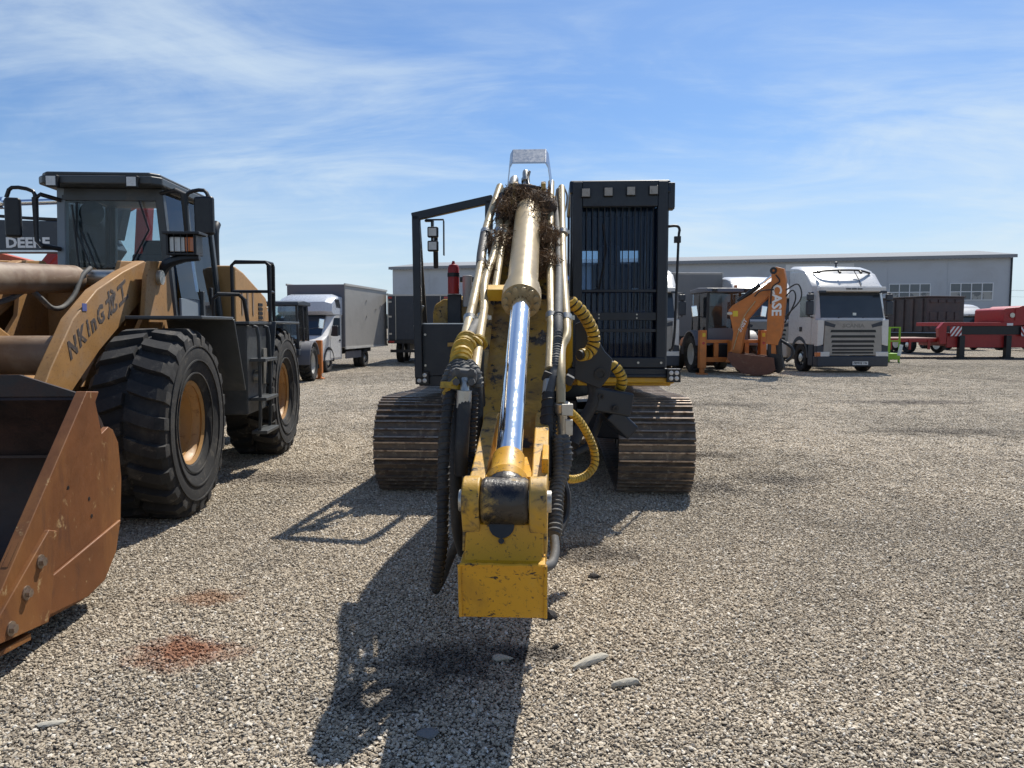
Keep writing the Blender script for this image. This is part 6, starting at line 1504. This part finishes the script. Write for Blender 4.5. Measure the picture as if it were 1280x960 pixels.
# boards with slanted stripes
for (x0, s_) in ((-1.15, 1), (2.35, -1)):
    m = MB(); m.bx(x0, x0 + .56, -.06, -.02, 1.12, 1.60); wb = m.build('warning_board', M['red'], RL)
    for k in range(4):
        o_ = k * .20 - .18; pts = []
        for (u, v) in ((o_, 0), (o_ + .09, 0), (o_ + .09 + .34, .48), (o_ + .34, .48)):
            pts.append((u, v))
        # clip the stripe to the board
        def clipx(poly, lo, hi):
            for (lim, sg) in ((lo, 1), (hi, -1)):
                outp = []
                for i in range(len(poly)):
                    a, b = poly[i], poly[(i + 1) % len(poly)]
                    ia, ib = (a[0] - lim) * sg >= 0, (b[0] - lim) * sg >= 0
                    if ia: outp.append(a)
                    if ia != ib:
                        t_ = (lim - a[0]) / (b[0] - a[0]); outp.append((lim, a[1] + (b[1] - a[1]) * t_))
                poly = outp
                if not poly: return []
            return poly
        pl = clipx(pts, 0, .56)
        if len(pl) < 3: continue
        pl = [((x0 + u) if s_ > 0 else (x0 + .56 - u), 1.12 + v) for u, v in pl]
        m = MB(); m.prism(pl, 'y', -.066, -.0605); m.build('stripe', M['letterwhite'], wb)
for x in (-.55, 1.75):
    m = MB(); m.bx(x - .13, x + .13, -.1, .16, .10, 1.15); lg = m.build('landing_leg', M['black'], RL, .01)
    m = MB(); m.bx(x - .22, x + .22, -.2, .26, .0, .10); m.build('foot', M['black'], lg)
m = MB(); m.prism([(1.55, 1.78), (1.55, 2.42), (1.65, 2.50), (2.3, 2.55), (2.45, 2.62), (7.5, 2.64), (7.5, 1.92), (4.2, 1.92), (2.9, 1.66), (1.6, 1.62)], 'y', .1, 2.5); bb = m.build('gooseneck_beam', M['red'], RL, .02)
for x in (2.1, 2.7, 3.9, 5.2):
    m = MB(); m.bx(x, x + .05, .06, .098, 1.9, 2.5); m.build('beam_rib', M['red'], bb)
m = MB(); m.cyl((1.95, .09, 2.15), (1.95, .04, 2.15), .12, n=16); m.build('coupling', M['zinc'], bb)
m = MB(); m.bx(1.66, 1.96, -.02, -.004, 1.64, 1.76); m.build('reflector', M['letterwhite'], RL)
m = MB(); m.bx(3.1, 7.5, .5, 2.2, .95, 1.9); m.build('bogie_frame', M['plastic'], RL, .05)
for x in (3.7, 4.9, 6.1):
    n = node('wheel', RL, (x, .4, .48), (0, 0, -math.pi / 2)); n.scale = (1, .96, .96)
    for nm, me in (('tyre', TT), ('rim', TRD)):
        o = bpy.data.objects.new(nm, me); COL.objects.link(o); o.parent = n
# low deck running back on the left
m = MB(); m.bx(-5.6, -1.3, .3, 2.8, .82, 1.0); dk = m.build('low_deck', M['red'], RL, .02)
m = MB(); m.bx(-5.5, -1.4, .35, 2.75, 1.003, 1.04); m.build('deck_boards', M['deck'] if 'deck' in M else M['offwhite'], dk, .01)
for k in range(4):
    m = MB(); m.bx(-4.9 + k * .95, -4.8 + k * .95, .24, .32, .45, .95); m.build('deck_hook', M['red'], dk)
for x in (-5.0, -3.9):
    n = node('wheel', RL, (x, .9, .40), (0, 0, -math.pi / 2)); n.scale = (1, .8, .8)
    for nm, me in (('tyre', TT), ('rim', TRD)):
        o = bpy.data.objects.new(nm, me); COL.objects.link(o); o.parent = n
GF = thing('green_basket', 'lime green tubular platform basket standing by the white tractor unit', 'basket', (16.45, 34.2, 0), 0)
for (z, nm) in ((.35, 'rail'), (1.55, 'rail'), (.95, 'rail')):
    m = MB(); m.bx(-.75, .78, -.03, .03, z - .03, z + .03); m.build(nm, M['green'], GF)
    m = MB(); m.bx(-.75, .78, .87, .93, z - .03, z + .03); m.build(nm, M['green'], GF)
for x in (-.75, -.28, .27, .78):
    for y in (0, .9):
        m = MB(); m.bx(x - .03, x + .03, y - .032, y + .032, .0, 1.58); m.build('upright', M['green'], GF)
m = MB(); m.bx(-.80, .82, -.04, .94, .12, .40); m.build('floor_tray', M['green'], GF, .02)
m = MB(); m.bx(-.98, -.72, -.06, .2, .0, 1.1); m.build('control_box', M['green'], GF, .02)
m = MB(); m.box((.80, -.05, .55), (.16, .02, .5), (0, .2, 0)); m.build('plastic_bag', M['palegreen'], GF)
# small far cargo box between white truck and red beam
box_trailer('box_trailer', 'dark grey cargo box far behind the red trailer', (36.5, 57.0, 0), 0, 2.1, 5, 1.0, 2.75, 'grey_panel', None, 'grey_panel', (3.0,), None, True)
# dark lorry at the right edge
tractor('tractor_unit', 'dark truck cab behind the red trailer beam at the yard edge', (34.3, 47.5, 0), 0, False, 'plastic')

# ------------------------------------------------------------ other excavators beyond the wheel loader
def far_excavator(name, label, loc, rz, body, boomm, pts, stickpts, w=.5, word=None, cabx=-1):
    t = thing(name, label, 'excavator', loc, rz)
    for s_ in (-1, 1):
        m = MB(); n = 14
        pr = [(-1.6 + .42 * math.cos(math.pi / 2 + math.pi * k / n), .45 + .42 * math.sin(math.pi / 2 + math.pi * k / n)) for k in range(n + 1)] + [(1.6 + .42 * math.cos(-math.pi / 2 + math.pi * k / n), .45 + .42 * math.sin(-math.pi / 2 + math.pi * k / n)) for k in range(n + 1)]
        m.prism([(a, b) for a, b in pr], 'y', s_ * 1.1 - .3, s_ * 1.1 + .3); m.build('track', M['rust_track'], t, .01)
    m = MB(); m.cyl((0, 0, .7), (0, 0, 1.05), .6, n=24); m.build('slewing_ring', M['black'], t)
    m = MB(); m.prism([(-2.4, 1.05), (1.2, 1.05), (1.2, 1.5), (-.2, 1.5), (-.2, 2.05), (-2.3, 2.1), (-2.6, 1.8), (-2.6, 1.3)], 'y', -1.2, 1.2); m.build('upper_body', M[body], t, .05)
    m = MB(); m.prism([(-.1, 1.5), (1.35, 1.5), (1.45, 1.9), (1.1, 2.9), (-.1, 2.95)], 'y', -1.2, -.25); c = m.build('cab', M['black'], t, .04)
    m = MB(); m.prism([(.05, 1.95), (1.25, 1.95), (1.0, 2.75), (.05, 2.8)], 'y', -1.215, -1.202); m.build('cab_window', M['wind_front'], c)
    m = MB(); m.prism(pts, 'y', -w / 2 + .1, w / 2 + .1); b = m.build('boom', M[boomm], t, .02)
    m = MB(); m.prism(stickpts, 'y', -w / 2 + .17, w / 2 + .03); m.build('stick', M[boomm], t, .02)
    return t, b
# dark one: boom lies level behind the loader cab
t, b = far_excavator('far_excavator', 'dark excavator with white lettered boom lying level behind the wheel loader cab', (-15.25, 15.3, 0), 0, 'deere', 'deere',
    [(.9, 1.2), (1.2, 1.2), (2.6, 2.9), (3.4, 3.06), (6.9, 3.06), (7.35, 2.9), (7.5, 3.1), (7.3, 3.45), (6.6, 3.64), (3.2, 3.72), (2.3, 3.5), (.8, 1.6)],
    [(7.1, 3.3), (7.45, 3.25), (7.05, 1.2), (6.75, .35), (6.5, .4), (6.7, 1.3)])
lettering('DEERE', .27, M['letterwhite'], b, (5.80, -.152, 3.22), (R(90), 0, 0), .010, 0, .003, 1.12)
m = MB(); m.bx(2.9, 7.0, -.156, -.151, 3.05, 3.085); m.build('boom_stripe', M['steel'], b)
m = MB(); m.cyl((2.4, .1, 3.95), (5.2, .1, 4.03), .09, n=16); cc = m.build('boom_cylinder', M['deere'], t)
m = MB(); m.cyl((5.2, .1, 4.03), (7.4, .1, 4.10), .06, n=16); m.ring((5.1, .1, 4.03), (1, 0, .03), .07, .12, .14); m.build('piston_rod', M['chrome'], cc)
m = MB(); m.prism([(6.9, 3.4), (7.5, 3.3), (7.7, 4.1), (7.4, 4.2)], 'y', -.05, .25); m.build('stick_lug', M['deere'], t, .02)
m = MB(); m.prism([(2.2, 3.4), (2.7, 3.5), (2.6, 4.05), (2.3, 4.05)], 'y', 0, .2); m.build('cylinder_lug', M['deere'], t, .02)
m = MB(); m.tube([(3.0, -.1, 3.74), (4.4, -.1, 3.80), (5.6, -.1, 3.72), (6.9, -.1, 3.66)], .03, 6, 4); m.tube([(3.0, .2, 3.76), (4.4, .2, 3.82), (5.6, .2, 3.75), (6.9, .2, 3.66)], .03, 6, 4); m.build('hydraulic_hose', M['rubber'], t)
t, b = far_excavator('far_excavator', 'red excavator whose boom shows through the wheel loader cab glass', (-12.4, 20.5, 0), 180, 'redorange', 'red',
    [(.9, 1.2), (1.2, 1.2), (1.5, 1.6), (.6, 3.0), (-.6, 4.4), (-2.2, 5.2), (-2.5, 5.0), (-1.0, 4.2), (.2, 2.8)],
    [(-2.5, 5.3), (-2.2, 5.3), (-2.0, 3.0), (-2.1, 1.6), (-2.4, 1.6), (-2.3, 3.0)])
t.location = (-11.9, 20.5, 0)
m = MB(); m.cyl((.9, .3, 2.4), (-.5, .3, 3.9), .07, n=12); m.build('lift_cylinder', M['red'], t)
t, b = far_excavator('far_excavator', 'orange excavator with low boom under the dark lettered boom', (-19.4, 21.0, 0), 0, 'redorange', 'redorange',
    [(.9, 1.2), (1.2, 1.2), (2.6, 2.75), (5.4, 3.15), (6.4, 3.0), (6.5, 3.35), (5.4, 3.62), (2.3, 3.3), (.8, 1.6)],
    [(6.3, 3.4), (6.6, 3.3), (6.2, 1.2), (5.9, .4), (5.7, .5), (5.9, 1.3)])
m = MB(); m.cyl((3.2, -.25, 3.3), (6.2, -.25, 3.28), .07, n=12); m.build('stick_cylinder', M['gold'], t)

# ------------------------------------------------------------ loose stones bigger than the gravel
stone_m = paint('pale_limestone', (.46, .43, .36), .85, 0, [((.30, .27, .22), 14, .5, .2, .9, None)], .15, 20, .6, 60, bdist=.004)
stone_d = paint('dark_clod', (.035, .031, .03), .9, 0, (), .3, 30, .6, 60, bdist=.004)
def rock(label, at, size, seed, mat, flat=.5, rz=0, sub=2):
    me = stone_mesh('loose_stone', seed, 1, flat, sub); me.materials.append(mat)
    o = bpy.data.objects.new('loose_stone', me); COL.objects.link(o)
    o.location = (at[0], at[1], size[2] * .25 + .008); o.scale = size; o.rotation_euler = (0, 0, R(rz)); tag(o, label, 'stone')
    return o
rock('long pale flat stone half buried in gravel, the larger of two lying together', (0.373,3.540,-0.047), (.11, .035, .04), 3, stone_m, .7, 35)
rock('long pale flat stone half buried in gravel, the smaller of two lying together', (0.503,3.310,-0.050), (.075, .032, .035), 4, stone_m, .7, 22)
rock('bluish white chip of stone inside the excavator arm shadow', (-0.046,3.570,-0.045), (.045, .035, .03), 5, stone_m, .7, 10)
rock('dark clod with pale side next to the yellow arm end', (0.202,4.100,-0.045), (.04, .035, .045), 6, stone_d, .9, 0)
rock('small black clod on sunlit gravel left of the two pale flat stones', (0.214,3.700,-0.044), (.022, .02, .02), 7, stone_d, .8, 0)
rock('grey rounded stone deep in the arm shadow', (-0.328,2.880,-0.062), (.05, .04, .035), 8, paint('grey_stone', (.16, .16, .16), .8), .7, 0)
rock('black clod of earth beside the right-hand excavator track', (0.519,4.780,-0.035), (.05, .04, .035), 9, stone_d, .7, 0)
rock('pale broad stone on the gravel near the wheel loader bucket tip', (-1.851,2.970,-0.057), (.05, .035, .02), 10, stone_m, .6, 15)
